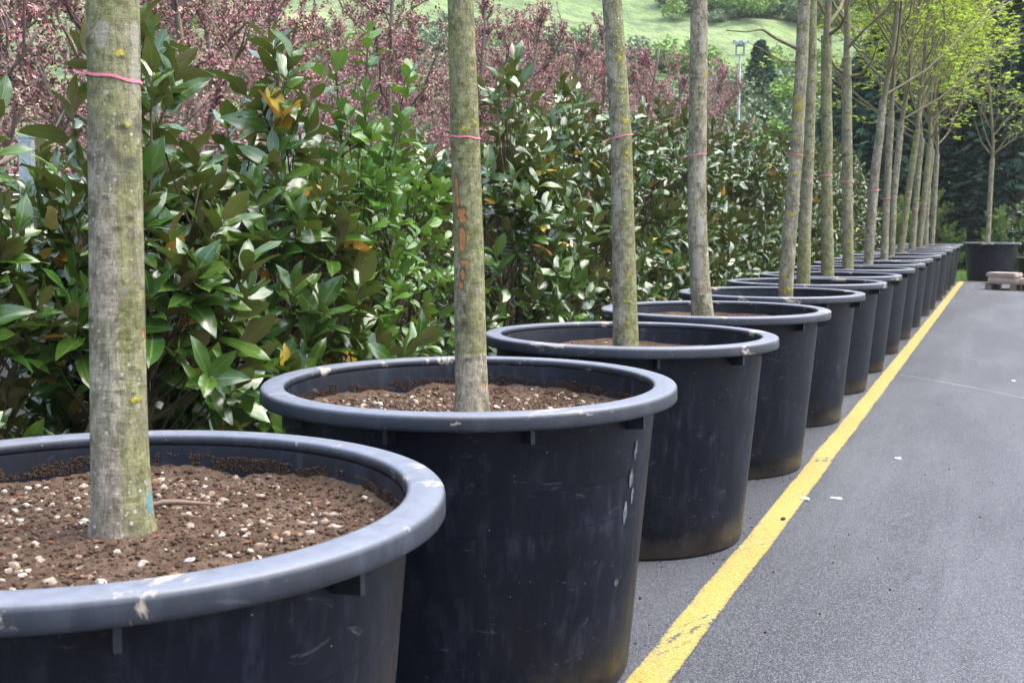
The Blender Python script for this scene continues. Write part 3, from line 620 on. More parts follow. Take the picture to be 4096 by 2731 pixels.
    # tape
    zt = at(TR[i][0][1], TIE[i], dep)[2]; k_ = np.argmin(abs(zq - zt)); c0 = np.array([px_[k_], py_[k_]]) - base[:2]; rr_ = R0[k_].max() + .0012
    tl = TILT.get(i, (rng.uniform(-.12, .12), 0))[0]; n = 48; t = np.arange(n) * 2 * np.pi / n; hw = .0028 if i < 6 else .005
    zc = zt - base[2] - tl * rr_ * np.sin(t - phi); rows = []
    rad_t = np.interp(t, th, R0[k_], period=2 * np.pi) + .0016
    for q in (-1, 1): rows.append(np.stack([c0[0] + rad_t * np.cos(t), c0[1] + rad_t * np.sin(t), zc + q * hw + .0015 * np.sin(5 * t)], -1))
    for q in (1, -1): rows.append(np.stack([c0[0] + (rad_t + .0014) * np.cos(t), c0[1] + (rad_t + .0014) * np.sin(t), zc + q * hw + .0015 * np.sin(5 * t)], -1))
    jj = np.arange(n); j2 = (jj + 1) % n; F = np.concatenate([np.stack([a_ * n + jj, a_ * n + j2, b_ * n + j2, b_ * n + jj], -1) for a_, b_ in ((0, 1), (1, 2), (2, 3), (3, 0))])
    mb = MB().add(np.concatenate(rows), F)
    if i < 11:      # loose end of the tape sticking out on one side
        tk = phi - 1.45; e0 = np.array([c0[0] + rr_ * math.cos(tk), c0[1] + rr_ * math.sin(tk), zt - base[2] + tl * rr_ * .95]); dirr = np.array([math.sin(phi), -math.cos(phi), .30 if i == 0 else rng.uniform(-.9, .1)])
        e1 = e0 + dirr * (.022 if i < 2 else rng.uniform(.015, .05)); sd_ = np.array([0, 0, hw * .9])
        mb.add([e0 - sd_, e1 - sd_ * .8, e1 + sd_ * .5, e0 + sd_], [[0, 1, 2, 3]])
    mb.build('marker_tape', M_tape, root, smooth=False)
    top = np.array([px_[-1], py_[-1], zq[-1]]); return top, ex[-1]

def crown(seed, nscaf, height, spread, leafn, leafsize, fork_r=.036):
    """leader, scaffold limbs, branches and twigs as one mesh; the young leaves as another. Starts at the fork (0,0,0)."""
    r = np.random.default_rng(seed); b = MB(); tips = []
    def limb(p0, d0, ln, r0, up, k=7, wig=.12):
        p = [np.array(p0, float)]; d = np.array(d0, float)
        for s in range(k - 1):
            d = d + r.normal(size=3) * wig; d[2] += up; d /= np.linalg.norm(d); p.append(p[-1] + d * ln / (k - 1))
        p = np.array(p); return p, np.linspace(r0, r0 * .35, k)
    lead, lr = limb((0, 0, -.05), (0, 0, 1), height, fork_r, .1, 12, .05); tube(b, lead, lr, 8)
    for s in range(nscaf):
        f = (s + r.random() * .6) / nscaf; h = .02 + .72 * f ** 1.15; i = h * 11; i0 = int(i); p0 = lead[i0] + (lead[i0 + 1] - lead[i0]) * (i - i0)
        az = s * 2.4 + r.uniform(-.4, .4); el = r.uniform(.5, 1.0) + .3 * f; d = np.array([math.cos(az) * math.cos(el), math.sin(az) * math.cos(el), math.sin(el)])
        ln = spread * (1.25 - .75 * f) * r.uniform(.8, 1.2); r0 = fork_r * .50 * (1 - .45 * f)
        P, Rr = limb(p0, d, ln, r0, .10, 8, .13); tube(b, P, Rr, 6)
        for q in range(6):
            j = r.uniform(1.2, 6.8); j0 = int(j); p1 = P[j0] + (P[min(j0 + 1, 7)] - P[j0]) * (j - j0); dd = nrm(P[min(j0 + 1, 7)] - P[j0]) + r.normal(size=3) * .55; dd[2] += .25; dd /= np.linalg.norm(dd)
            Q, Rq = limb(p1, dd, ln * r.uniform(.25, .5), r0 * .42, .07, 5, .16); tube(b, Q, Rq, 5)
            tips += [Q[k_] for k_ in (2, 3, 4)]
            for u in range(3):
                k_ = r.integers(1, 5); d3 = nrm(r.normal(size=3) + [0, 0, .5]); T_, Rt = limb(Q[k_], d3, ln * r.uniform(.10, .22), .0042, .05, 4, .2); tube(b, T_, Rt, 4); tips += [T_[2], T_[3]]
    tips = np.array(tips); lf = MB()
    c = tips[r.integers(0, len(tips), leafn)] + r.normal(size=(leafn, 3)) * .035
    ang = r.uniform(0, 6.28, leafn)
    for k_ in range(5):      # a lobed leaf is five kites fanned from one point
        a_ = ang + (k_ - 2) * .62; D = np.stack([np.cos(a_), np.sin(a_), r.normal(size=leafn) * .25 - .15], -1)
        N_ = nrm(np.stack([r.normal(size=leafn) * .35, r.normal(size=leafn) * .35, np.ones(leafn)], -1))
        kites(lf, c, D, N_, leafsize * (1 - .16 * abs(k_ - 2)) * r.uniform(.6, 1.2, leafn), leafsize * .2, 0, .1)
    return b, lf
CROWNS = []
for (sd, ns, h, sp_, ln_, ls) in ((1, 15, 4.2, 1.6, 200, .07), (2, 17, 4.4, 1.7, 620, .085), (3, 20, 4.6, 1.9, 1500, .095), (4, 19, 4.3, 1.8, 1150, .09)):
    b, lf = crown(sd, ns, h, sp_, ln_, ls); CROWNS.append((b.build('branches', M_twig), lf.build('leaves', M_mleaf)))
used = set()
LOW = {4: [([(3184, 193, 0), (3100, 152, -.2), (3047, 116, -.3), (2985, 128, -.4), (2905, 122, -.5)], .014), ([(3180, 248, 0), (3124, 242, -.2), (3060, 205, -.3), (2990, 168, -.4)], .008)],
       6: [([(3318, 140, 0), (3358, 108, -.2), (3385, 60, -.4), (3402, -20, -.5)], .022), ([(3296, 175, 0), (3262, 150, .2), (3240, 90, .3)], .013)], 7: [([(3372, 290, 0), (3338, 265, -.2), (3318, 225, -.3), (3300, 150, -.5)], .020), ([(3408, 306, 0), (3448, 298, -.3), (3490, 240, -.5), (3512, 170, -.7)], .020)],
       16: [([(3960, 615, 0), (3925, 570, -.2), (3895, 470, -.4)], .022), ([(3985, 610, 0), (4035, 540, -.2), (4085, 470, -.4)], .022)]}
TREE_LABEL = {
 0: 'thick potted tree trunk mottled grey and mossy green, smear of blue paint near its foot', 1: 'green mossy potted trunk with orange bark gouges down its side',
 2: 'grey potted trunk in the third tub, yellow lichen dots up its green side', 3: 'pale grey smooth trunk in the fourth tub, one large yellow lichen ring near its top',
 4: 'leaning trunk in the fifth tub crusted with large yellow lichen patches', 5: 'grey green trunk in the sixth tub, half behind the lichen crusted trunk',
 6: 'straight mossy green trunk in the seventh tub', 7: 'straight grey trunk in the eighth tub, forking just below the frame top', 8: 'pinkish grey trunk in the ninth tub leaning to the right',
 9: 'slim trunk in the tenth tub with an orange wound below its tape', 10: 'slim brown leaning trunk in the eleventh tub', 11: 'yellow green leaning trunk in the twelfth tub',
 12: 'grey leaning trunk in the thirteenth tub, right of the yellow green one', 13: 'trunk in the fourteenth tub dotted all over with yellow lichen', 14: 'pinkish trunk in the next to last tub of the row',
 15: 'dark slim trunk in the last tub of the long row', 16: 'young leafing tree standing alone in the end tub before dark conifers'}
for i in range(17):
    dep, sz, z, rad, fx, pts = TREE_BASE[i]; base = np.array([fx(np.array([sz]), 0)[0], fx(np.array([sz]), 1)[0], sz])
    root = empty('potted_tree', base, 0, label=TREE_LABEL[i], cat='tree', group='young trees standing in the black tubs')
    top, rt = build_trunk(i, root, base)
    k = 0 if i < 6 else (1 if i < 8 else (2, 3)[i % 2]); k = 1 if i == 16 else k; a = rng.random() * 6.28
    for o in CROWNS[k]:
        if o.name in used: n = o.copy(); C.objects.link(n)
        else: n = o; used.add(o.name)
        n.parent = root; n.location = top - base; n.rotation_euler = (0, 0, a); n.scale = (1, 1, 1)
    for (py_l, rl) in LOW.get(i, ()):      # single thin limbs below the fork
        q = np.array([at(px, py, dep + dd) for (px, py, dd) in py_l]) - base; t = np.linspace(0, 1, 14) * (len(q) - 1); j0 = np.minimum(t.astype(int), len(q) - 2); f_ = (t - j0)[:, None]; f_ = f_ * f_ * (3 - 2 * f_) * .4 + f_ * .6; cv = q[j0] * (1 - f_) + q[j0 + 1] * f_; b = MB(); tube(b, cv, np.linspace(rl, rl * .3, 14), 7); b.build('low_branch', M_twig, root)

# ================================================================== MAGNOLIA HEDGE IN NURSERY POTS
M_mag = leaf_mat('magnolia_leaf', (.018, .066, .010), (.080, .150, .022), (.120, .086, .027), .20, .85, .12, (.16, .21, .05), .07, (.10, .18, .02))
M_mag2 = leaf_mat('bright_green_leaf', (.045, .135, .014), (.11, .23, .028), (.10, .16, .045), .24, .5, .16, (.2, .28, .06), .06, (.18, .34, .03))
M_yel = leaf_mat('yellowing_leaf', (.46, .36, .02), (.34, .12, .015), (.30, .16, .03), .4, .4, .25, (.6, .42, .08), .06)
M_stem = flat('shrub_stem', (.075, .055, .035), .8, .2, 0, .4, 50)
M_npot = plastic('nursery_pot_plastic', (.008, .0085, .010), (.06, .062, .07), .4, .12)
def magnolia(seed, H, Rd, nshoot, rows, kind=0, tipk=1.0, leafL=.135, nyel=10, hb=.86, shoots=()):
    r = np.random.default_rng(seed); b = MB(); lf = MB()
    ns = 4 if kind == 0 else 5; stems = []
    for s in range(ns):
        a = s * 2.4 + r.random(); hh = H * (1 if s == 0 else r.uniform(.72, .93)); lean = .02 if s == 0 else r.uniform(.25, .62) * Rd
        t = np.linspace(0, 1, 9)[:, None]; p = np.concatenate([np.cos(a) * lean * t ** 1.2, np.sin(a) * lean * t ** 1.2, .26 + (hh - .26 - .1) * t], 1) + np.concatenate([r.normal(size=(9, 2)) * .016, np.zeros((9, 1))], 1)
        p[0, :2] = (.05 * math.cos(a), .05 * math.sin(a)); stems.append(p); tube(b, p, np.linspace(.013, .0045, 9), 6)
    P, D = [], []
    for s in stems: P.append(s[-1]); D.append(np.array([0, 0, 1.]) + r.normal(size=3) * .1)
    for k in range(7):
        zq = H * (.80 + .18 * k / 7); j = min(int(np.searchsorted(stems[0][:, 2], zq)), 8); a = k * 2.4; rad_ = np.array([math.cos(a), math.sin(a), 0]); P.append(stems[0][j - 1] * 1.0 + rad_ * r.uniform(.03, .10)); P[-1][2] = zq - .05; D.append(rad_ * .55 + np.array([0, 0, .8]))
    H = H * hb
    for k in range(nshoot):
        h = r.uniform(.06, 1) ** .9; prof = Rd * (1 - .62 * h ** 2.4) * (.8 + .2 * min(1, h / .25)); a = r.random() * 6.28; q = prof * r.uniform(.3, 1) ** .55
        P.append(np.array([math.cos(a) * q, math.sin(a) * q, .16 + h * (H - .34)])); rad_ = np.array([math.cos(a), math.sin(a), 0]); d = rad_ * (.15 + .6 * q / Rd) + np.array([0, 0, .75 - .25 * (h < .25)]) + r.normal(size=3) * .2; D.append(d)
    P, D = np.array(P), nrm(np.array(D))
    nP = len(P); LP, LD, LN, LL, LW = [], [], [], [], []
    if shoots:
        for (sx, sy, sz0, sz1) in shoots:      # long bare upright shoots with a few leaf whorls
            a0 = np.array([sx * .25, sy * .25, sz0]); e = np.array([sx, sy, sz1]); t = np.linspace(0, 1, 8)[:, None]; cv = a0 * (1 - t) + e * t + np.array([sx, sy, 0]) * .35 * (t * (1 - t)); tube(b, cv, np.linspace(.007, .003, 8), 6)
            for f0 in (1.0, .78, .60):
                k_ = int(f0 * 7); P = np.concatenate([P, cv[k_:k_ + 1] - [[0, 0, .14]]]); D = np.concatenate([D, [[sx * .3, sy * .3, 1.0]]])
        D = nrm(D)
    for i in range(len(P)):
        p, d = P[i], D[i]; ln = r.uniform(.14, .26)
        if ns <= i < nP:      # the twig back to the nearest stem
            s = stems[np.argmin([np.linalg.norm(q[4, :2] - p[:2]) for q in stems])]; j = int(np.clip(np.searchsorted(s[:, 2], p[2] - .22), 1, 8)); a0 = s[j - 1]
            t = np.linspace(0, 1, 6)[:, None]; m_ = (a0 + p) / 2 + np.array([0, 0, -.05]); cv = (1 - t) ** 2 * a0 + 2 * t * (1 - t) * m_ + t ** 2 * p
            tube(b, np.concatenate([cv, [p + d * ln]]), np.linspace(.006, .0025, 7), 5)
        else: tube(b, [p, p + d * ln], [.0045, .0025], 5)
        nl = r.integers(7, 12) if i < nP else 8; f = (np.arange(nl) + .5) / nl; ang = i + np.arange(nl) * 2.4 + r.normal(size=nl) * .25
        u = nrm(np.cross(d, [.3, .5, .1])); w_ = np.cross(d, u); out = np.cos(ang)[:, None] * u + np.sin(ang)[:, None] * w_
        el = (1.15 - .85 * f + r.normal(size=nl) * .22)          # angle off the shoot axis, wide below and closing at the tip
        dd = d * np.cos(el)[:, None] + out * np.sin(el)[:, None]; dd[:, 2] -= .12 * (1 - f)
        LP.append(p + d * (ln * f)[:, None] * 1.05); LD.append(dd); LN.append(d * np.sin(el)[:, None] - out * np.cos(el)[:, None] + r.normal(size=(nl, 3)) * .28)
        L = leafL * r.uniform(.62, 1.28, nl) * (1.0 - .25 * f); L = L * (1 if i < nP else 1.25); LL.append(L); LW.append(L * (r.uniform(.185, .25, nl) if kind == 0 else r.uniform(.23, .30, nl)))
    LP, LD, LN, LL, LW = map(np.concatenate, (LP, LD, LN, LL, LW)); n = len(LP)
    y = np.zeros(n, bool); cand = np.where((LP[:, 2] < H * .93))[0]; y[r.choice(cand, min(nyel, len(cand)), False)] = True
    if seed == 24: cz = np.where((LP[:, 2] > 1.80) & (LP[:, 2] < 2.0) & (LL > .12))[0]; cz = cz[np.argsort(LP[cz, 1] - LP[cz, 0])][:4]; y[cz] = True
    for msk, mi in ((~y, 0), (y, 1)):
        if msk.any(): leaves(lf, LP[msk], LD[msk], LN[msk], LL[msk], LW[msk], rows, .28, .22, 'ell' if kind == 0 else 'obo', mi, .18)
    return b, lf
prof_np = [(.01, .004), (.145, .004), (.15, .01), (.178, .285), (.188, .287), (.19, .30), (.186, .304), (.178, .302), (.172, .25), (.02, .25)]
np_proto = None
def nursery_pot(loc, label, group='small black pots the magnolias grow in', scale=1.0):
    global np_proto
    if np_proto is None:
        np_proto = empty('nursery_pot', loc, 0); b = MB(); lathe(b, prof_np, 48); b.build('pot_wall', M_npot, np_proto)
        b = MB(); lathe(b, [(.172, .262), (.1, .268), (.005, .27)], 32); b.build('soil', M_soil, np_proto); r = np_proto
    else: r = dup(np_proto, loc, rng.random() * 6)
    r.scale = (scale,) * 3; r.location = loc
    return tag(r, label, 'plant pot', group)
MX = -3.45
NEAR = [  # y, x, height, radius, kind, seed, bulk share, leaf, label, which pot
 (2.50, -3.30, 1.50, .40, 0, 21, .86, .18, 'magnolia bush cut by the frame edge, low and open, before the galvanised post', 'magnolia cut by the frame edge'),
 (3.22, -3.66, 1.98, .34, 0, 22, .78, .17, 'magnolia bush beside the galvanised post, tall thin leader of pale leaves', 'magnolia beside the galvanised post'),
 (3.98, -3.40, 2.27, .56, 0, 23, .77, .20, 'magnolia bush rising directly behind the thick mottled trunk', 'magnolia behind the thick mottled trunk'),
 (4.45, -3.75, 1.80, .55, 0, 31, .92, .19, 'low magnolia bush filling in right of the thick mottled trunk', 'low magnolia right of the thick mottled trunk'),
 (4.93, -3.35, 2.24, .58, 0, 24, .78, .20, 'magnolia bush with big orange and yellow leaves near its tip', 'magnolia with orange leaves'),
 (5.35, -3.78, 1.84, .58, 0, 25, .92, .18, 'magnolia bush between the orange leaved bush and the bright green shrub', 'magnolia next to the bright green shrub'),
 (5.75, -3.38, 1.95, .42, 1, 26, .92, .12, 'bright green shrub with rounder leaves and three bare upright shoots', 'tall bright green shrub'),
 (6.35, -3.50, 1.86, .58, 1, 27, .95, .12, 'low bright green shrub beside the gouged green trunk', 'low bright green shrub'),
 (6.95, -3.72, 2.02, .60, 0, 32, .92, .17, 'magnolia bush half hidden by the gouged green trunk', 'magnolia hidden by the gouged trunk'),
 (7.85, -3.35, 2.52, .64, 0, 28, .80, .18, 'magnolia bush right of the gouged green trunk, pointed tip with one pink white bud', 'magnolia with the pink white bud'),
 (8.45, -3.55, 2.20, .62, 0, 30, .90, .165, 'magnolia bush left of the pale smooth trunk, upright shiny tip', 'magnolia left of the pale smooth trunk'),
]
HEDGE = 'magnolias standing in a long hedge behind the tubs'
protos = []
for (y, x, H, Rd, kind, seed, hb, ll, lab, lab2) in NEAR:
    root = empty('magnolia_shrub' if kind == 0 else 'green_shrub', (x, y, .0), 0, label=lab, cat='shrub', group=HEDGE if kind == 0 else 'bright green shrubs among the magnolias')
    rng = np.random.default_rng(seed); sh = ()
    if seed == 26: sh = [tuple(at(px, py, axial(x, y, 2))[k] - (x, y)[k] for k in (0, 1)) + (1.45, at(px, py, axial(x, y, 2))[2]) for (px, py) in ((1345, 265), (1468, 190), (1625, 300))]
    b, lf = magnolia(seed, H, Rd, 76 if kind == 0 else 66, 6, kind, leafL=ll, nyel=11 if kind == 0 else 6, hb=hb, shoots=sh)
    b.build('stem', M_stem, root); lf.build('foliage', [M_mag if kind == 0 else M_mag2, M_yel], root)
    if seed == 28:
        bd = MB(); lathe(bd, [(.004, 0), (.016, .02), (.019, .045), (.013, .075), (.002, .1)], 12); o = bd.build('flower_bud', flat('bud', (.62, .45, .38), .6, .3), root); o.location = (.03, .02, H + .10)
    nursery_pot((x, y, -.004), 'small black pot holding the ' + lab2)
rng = np.random.default_rng(77)
FARP = []
for k in range(5):
    root = empty('magnolia_shrub', (0, 0, 0)); b, lf = magnolia(60 + k, 2.45, .68, 84, 5, 0, leafL=.15, nyel=14, hb=.93)
    b.build('stem', M_stem, root); lf.build('foliage', [M_mag, M_yel], root); FARP.append(root)
y = 9.0; k = 0
while y < 29.5:
    lab = 'magnolia in the tall hedge between the pale smooth trunk and the dark conifers'
    loc = (MX + rng.uniform(-.1, .1), y, 0); s = (1.0 + .0105 * (y - 9)) * rng.uniform(.94, 1.05)
    if k < 5: o = FARP[k]; o.location = loc; o.rotation_euler = (0, 0, rng.random() * 6.28); o.scale = (1, 1, s); tag(o, lab, 'shrub', HEDGE)
    else: o = dup(FARP[k % 5], loc, rng.random() * 6.28, (1, 1, s), label=lab, cat='shrub', group=HEDGE)
    if y < 13: nursery_pot((loc[0], y, -.004), 'small black pot under the far part of the magnolia hedge')
    y += .72; k += 1
# second row, seen through the gaps
for j, y in enumerate(np.arange(4.6, 12, .95)):
    dup(FARP[j % 5], (-4.55 + rng.uniform(-.1, .1), y, 0), rng.random() * 6, (.9, .9, .72 + .05 * rng.random()), label='magnolia of the second row, seen through gaps in the hedge', cat='shrub', group='magnolias of the second row')
dup(FARP[2], (.62, 33.0, 0), 1.0, (1, 1, .95), label='broad leaved shrub at the frame edge behind the end tub', cat='shrub', group=HEDGE)
nursery_pot((.55, 31.9, 0), 'small black pot at the frame edge beside the end tub', scale=1.9)
nursery_pot((-3.05, 3.55, -.004), 'small black pot with bare soil behind the nearest tub', scale=1.1)
# the pot with the white label, seen past the second trunk
lp = at(1750, 1450, axial(-3.05, 6.4, .4)); lpot = nursery_pot((-3.22, 6.35, -.004), 'small black pot wearing a white label, behind the second tub', scale=1.75)
mb = MB(); n = 9; fa = math.atan2(-6.35, 3.22) + .10
M_lab = None
g = G('pot_label'); q = g.attr('lf'); u, vv = q[0], q[1]
bars = g.math('GREATER_THAN', g.noise(g.map(g.obj(), (1, 1, 0)), 900, 1), .5)
inb = g.math('MULTIPLY', g.math('MULTIPLY', g.math('GREATER_THAN', u, .33), g.math('LESS_THAN', u, .67)), g.math('MULTIPLY', g.math('GREATER_THAN', vv, .5), g.math('LESS_THAN', vv, .78)))
txt = g.math('MULTIPLY', g.math('LESS_THAN', g.math('ABSOLUTE', g.math('SUBTRACT', vv, .2)), .05), g.math('MULTIPLY', g.math('GREATER_THAN', u, .2), g.math('LESS_THAN', u, .8)))
txt2 = g.math('MULTIPLY', g.math('LESS_THAN', g.math('ABSOLUTE', g.math('SUBTRACT', vv, .68)), .1), g.math('LESS_THAN', g.math('ABSOLUTE', g.math('SUBTRACT', u, .14)), .06))
M_lab = g.done(g.mix(g.math('MAXIMUM', g.math('MAXIMUM', g.math('MULTIPLY', inb, bars), txt), txt2), (.72, .78, .84), (.12, .13, .16)), .5, .4)
rows, A = [], []
for j in range(n):
    t = fa + (j / (n - 1) - .5) * .27
    for k_, z in enumerate((.195, .232)): r_ = float(np.interp(z, [.01, .285], [.15, .178])) + .0015; rows.append((r_ * math.cos(t), r_ * math.sin(t), z)); A.append((j / (n - 1), k_, 0, 0))
o = MB().add(rows, [[2 * j, 2 * j + 2, 2 * j + 3, 2 * j + 1] for j in range(n - 1)], None, 0, A).build('label', M_lab, lpot); o['label'] = 'white printed plant label'
lpot.rotation_euler = (0, 0, 0)
# three bare shoots with leaf whorls over the bright green shrub, and the bud
rng = np.random.default_rng(5)

# ================================================================== PURPLE CRABAPPLES BEHIND THE HEDGE
M_crab = leaf_mat('crabapple_leaf', (.065, .036, .030), (.215, .135, .105), (.27, .19, .165), .4, .5, .16, ribw=0, tcol=(.20, .085, .05))
M_blos = leaf_mat('crabapple_blossom', (.42, .11, .19), (.66, .40, .46), (.5, .12, .22), .6, .2, .25, ribw=0)
M_pinkw = leaf_mat('pale_blossom', (.75, .72, .68), (.55, .62, .42), (.7, .7, .62), .6, .2, .25, ribw=0)
g = G('crab_bark'); o = g.obj(); n = g.noise(o, 30, 5, .7); n2 = g.noise(o, 6, 3)
c = g.mix(n, (.055, .046, .042), (.25, .215, .19)); c = g.mix(g.math('MULTIPLY', g.rng(n2, .5, .6), g.rng(n, .45, .6, 0, .8)), c, (.30, .19, .05)); M_cbark = g.done(c, .85, .2, 0, g.bump(n, .5, .01))
def orchard_tree(seed, H, spread, nleaf, nflow, clear=1.1, leafL=.042):
    r = np.random.default_rng(seed); b, lf, fl = MB(), MB(), MB(); segs = []
    def limb(p0, d0, ln, r0, up, k, wig, n=6):
        p = [np.array(p0, float)]; d = np.array(d0, float)
        for s in range(k - 1): d = d + r.normal(size=3) * wig; d[2] += up; d /= np.linalg.norm(d); p.append(p[-1] + d * ln / (k - 1))
        p = np.array(p); tube(b, p, np.linspace(r0, r0 * .35, k), n); return p
    lead = limb((0, 0, 0), (0, 0, 1), H, .055, .12, 16, .05, 9)
    ns = 16
    for s in range(ns):
        f = (s + r.random() * .5) / ns; h = clear + (H - clear) * .88 * f; i = h / H * 15; i0 = min(int(i), 14); p0 = lead[i0] + (lead[i0 + 1] - lead[i0]) * (i - i0)
        az = s * 2.4 + r.uniform(-.4, .4); el = r.uniform(.15, .6) + .45 * f; d = np.array([math.cos(az) * math.cos(el), math.sin(az) * math.cos(el), math.sin(el)])
        ln = spread * (1.15 - .6 * f) * r.uniform(.8, 1.2); P = limb(p0, d, ln, (.030 * (1 - .5 * f)), .07, 8, .16); segs.append(P[2:])
        for q in range(7):
            j = r.integers(1, 7); dd = nrm(P[j + 1] - P[j]) + r.normal(size=3) * .6; dd[2] += .3; Q = limb(P[j], nrm(dd), ln * r.uniform(.22, .5), .010, .08, 5, .18, 5); segs.append(Q)
            for u in range(2): T_ = limb(Q[r.integers(1, 5)], nrm(r.normal(size=3) + [0, 0, .5]), ln * r.uniform(.12, .3), .0035, .06, 4, .2, 4); segs.append(T_); segs.append(T_)
    segs.append(lead[9:])
    A = np.concatenate([s[:-1] for s in segs]); B = np.concatenate([s[1:] for s in segs])
    ncl = nleaf // 6 + 1; kc = r.integers(0, len(A), ncl); tc = r.random((ncl, 1)); cc = A[kc] + (B[kc] - A[kc]) * tc; w6 = np.arange(nleaf) // 6; k = kc[w6]; P = cc[w6] + r.normal(size=(nleaf, 3)) * .02
    D = nrm(r.normal(size=(nleaf, 3)) + nrm(B[k] - A[k]) * .5 + [0, 0, -.1]); kites(lf, P, D, nrm(r.normal(size=(nleaf, 3)) + [0, 0, 1.2]), leafL * r.uniform(.6, 1.3, nleaf), leafL * r.uniform(.2, .32, nleaf))
    if nflow:
        c = r.integers(0, len(A), nflow); c0 = A[c] + r.normal(size=(nflow, 3)) * .02; q = 4
        P = np.repeat(c0, q, 0) + r.normal(size=(nflow * q, 3)) * .022; kites(fl, P, nrm(r.normal(size=(nflow * q, 3)) + [0, 0, .3]), rdir(nflow * q), .026, .012)
    return b, lf, fl
CRAB = []
for k in range(4):
    root = empty('crabapple_tree', (0, 0, 0)); b, lf, fl = orchard_tree(100 + k, 4.6 + .25 * k, 1.4, 10500, 600, .95, .044)
    b.build('branches', M_cbark, root); lf.build('leaves', M_crab, root); fl.build('blossom', M_blos, root); CRAB.append(root)
GC = 'purple leaved crabapples in rows behind the hedge'
n = 0
for row, (x, y0, y1, st) in enumerate(((-6.6, 5.6, 31, 1.6), (-8.8, 6.5, 34, 1.7), (-11.2, 8.5, 30, 2.0))):
    for y in np.arange(y0, y1, st):
        loc = (x + rng.uniform(-.15, .15), y + rng.uniform(-.2, .2), 0); s = rng.uniform(.86, 1.04) * (1.22 if row == 2 and y < 19 else 1)
        lab = ('purple crabapple with pink blossom in the front row behind the magnolia hedge', 'purple crabapple in the second row, seen between the front ones', 'purple crabapple of the rear row, only its crown showing')[row]
        if n < 4: o = CRAB[n]; o.location = loc; o.rotation_euler = (0, 0, rng.random() * 6.28); o.scale = (s,) * 3; tag(o, lab, 'tree', GC + (', front', ', second', ', rear')[row])
        else: dup(CRAB[n % 4], loc, rng.random() * 6.28, s, label=lab, cat='tree', group=GC + (', front', ', second', ', rear')[row])
        n += 1
# white flowering and magenta shrubs low between the trunks
M_green = leaf_mat('fresh_green_leaf', (.10, .2, .03), (.2, .32, .06), (.13, .2, .05), .5, .3, .35, ribw=0)
WH = None
for j, (x, y) in enumerate(((-9.9, 8.2), (-9.6, 10.4), (-10.1, 12.4), (-9.8, 15.0), (-10.0, 18.0))):
    if WH is None:
        WH = empty('white_blossom_shrub', (x, y, 0)); b, lf, fl = orchard_tree(140, 2.7, .8, 3000, 420, .25, .05); b.build('branches', M_cbark, WH); lf.build('leaves', M_green, WH); fl.build('blossom', M_pinkw, WH); o = WH
    else: o = dup(WH, (x, y, 0), rng.random() * 6)
    tag(o, 'white blossoming shrub glimpsed low between the crabapple trunks', 'shrub', 'white flowering shrubs between the crabapples')
M_mag3 = leaf_mat('magenta_blossom', (.42, .05, .28), (.6, .14, .42), (.45, .08, .3), .6, .2, .25, ribw=0)
root = empty('magenta_shrub', (-8.3, 6.6, 0), 0, label='magenta flowering shrub at the frame edge behind the galvanised post', cat='shrub')
b, lf, fl = orchard_tree(150, 2.0, .5, 500, 1500, .4, .04); b.build('branches', M_cbark, root); lf.build('leaves', M_green, root); fl.build('blossom', M_mag3, root)

# ================================================================== POST AND WIRES
g = G('galvanised_steel'); o = g.obj(); sp = g.vor(o, 55, 'Color'); s = g.t.nodes.new('ShaderNodeSeparateColor'); g.t.links.new(sp, s.inputs[0]); n = g.noise(o, 8, 4)
M_galv = g.done(g.mix(g.mix(s.outputs[0], (.30, .34, .37), (.46, .50, .53)), g.mix(n, (.3, .33, .36), (.5, .53, .55)), (.4, .43, .46)) if False else g.mix(s.outputs[0], (.27, .31, .34), (.45, .49, .52)), .42, .5, .55)
PP = at(118, 900, 5.9)
for j, yy in enumerate((0, 6.5, 13.0)):
    root = empty('trellis_post', (PP[0], PP[1] + yy, 0), .35, label=['square galvanised steel post behind the magnolias at the frame edge', 'galvanised post of the trellis, hidden behind the bright green shrub', 'galvanised post of the trellis, hidden far behind the hedge'][j], cat='post', group='galvanised trellis posts')
    b = MB(); box(b, (-.03, -.03, 0), (.03, .03, 1.86), 0, .004); b.build('post_shaft', M_galv, root, smooth=False)
    b = MB(); box(b, (-.033, -.033, 1.8605), (.033, .033, 1.875), 0, .004); b.build('post_cap', M_galv, root, smooth=False)
M_wire = flat('wire', (.42, .43, .45), .45, .5, .4, .15)
for j, z in enumerate((1.10, 1.36, 1.47, 1.58, 1.68)):
    b = MB(); xx = PP[0] - .35; ys = np.linspace(-3, 31, 40); tube(b, np.stack([xx + 0 * ys - .12 * (j % 2), ys, z + .012 * np.sin(ys * .9 + j)], -1), .007, 6)
    tag(b.build('trellis_wire', M_wire), 'taut pale wire running level behind the magnolias past the galvanised post', 'wire', 'wires strung along the trellis')

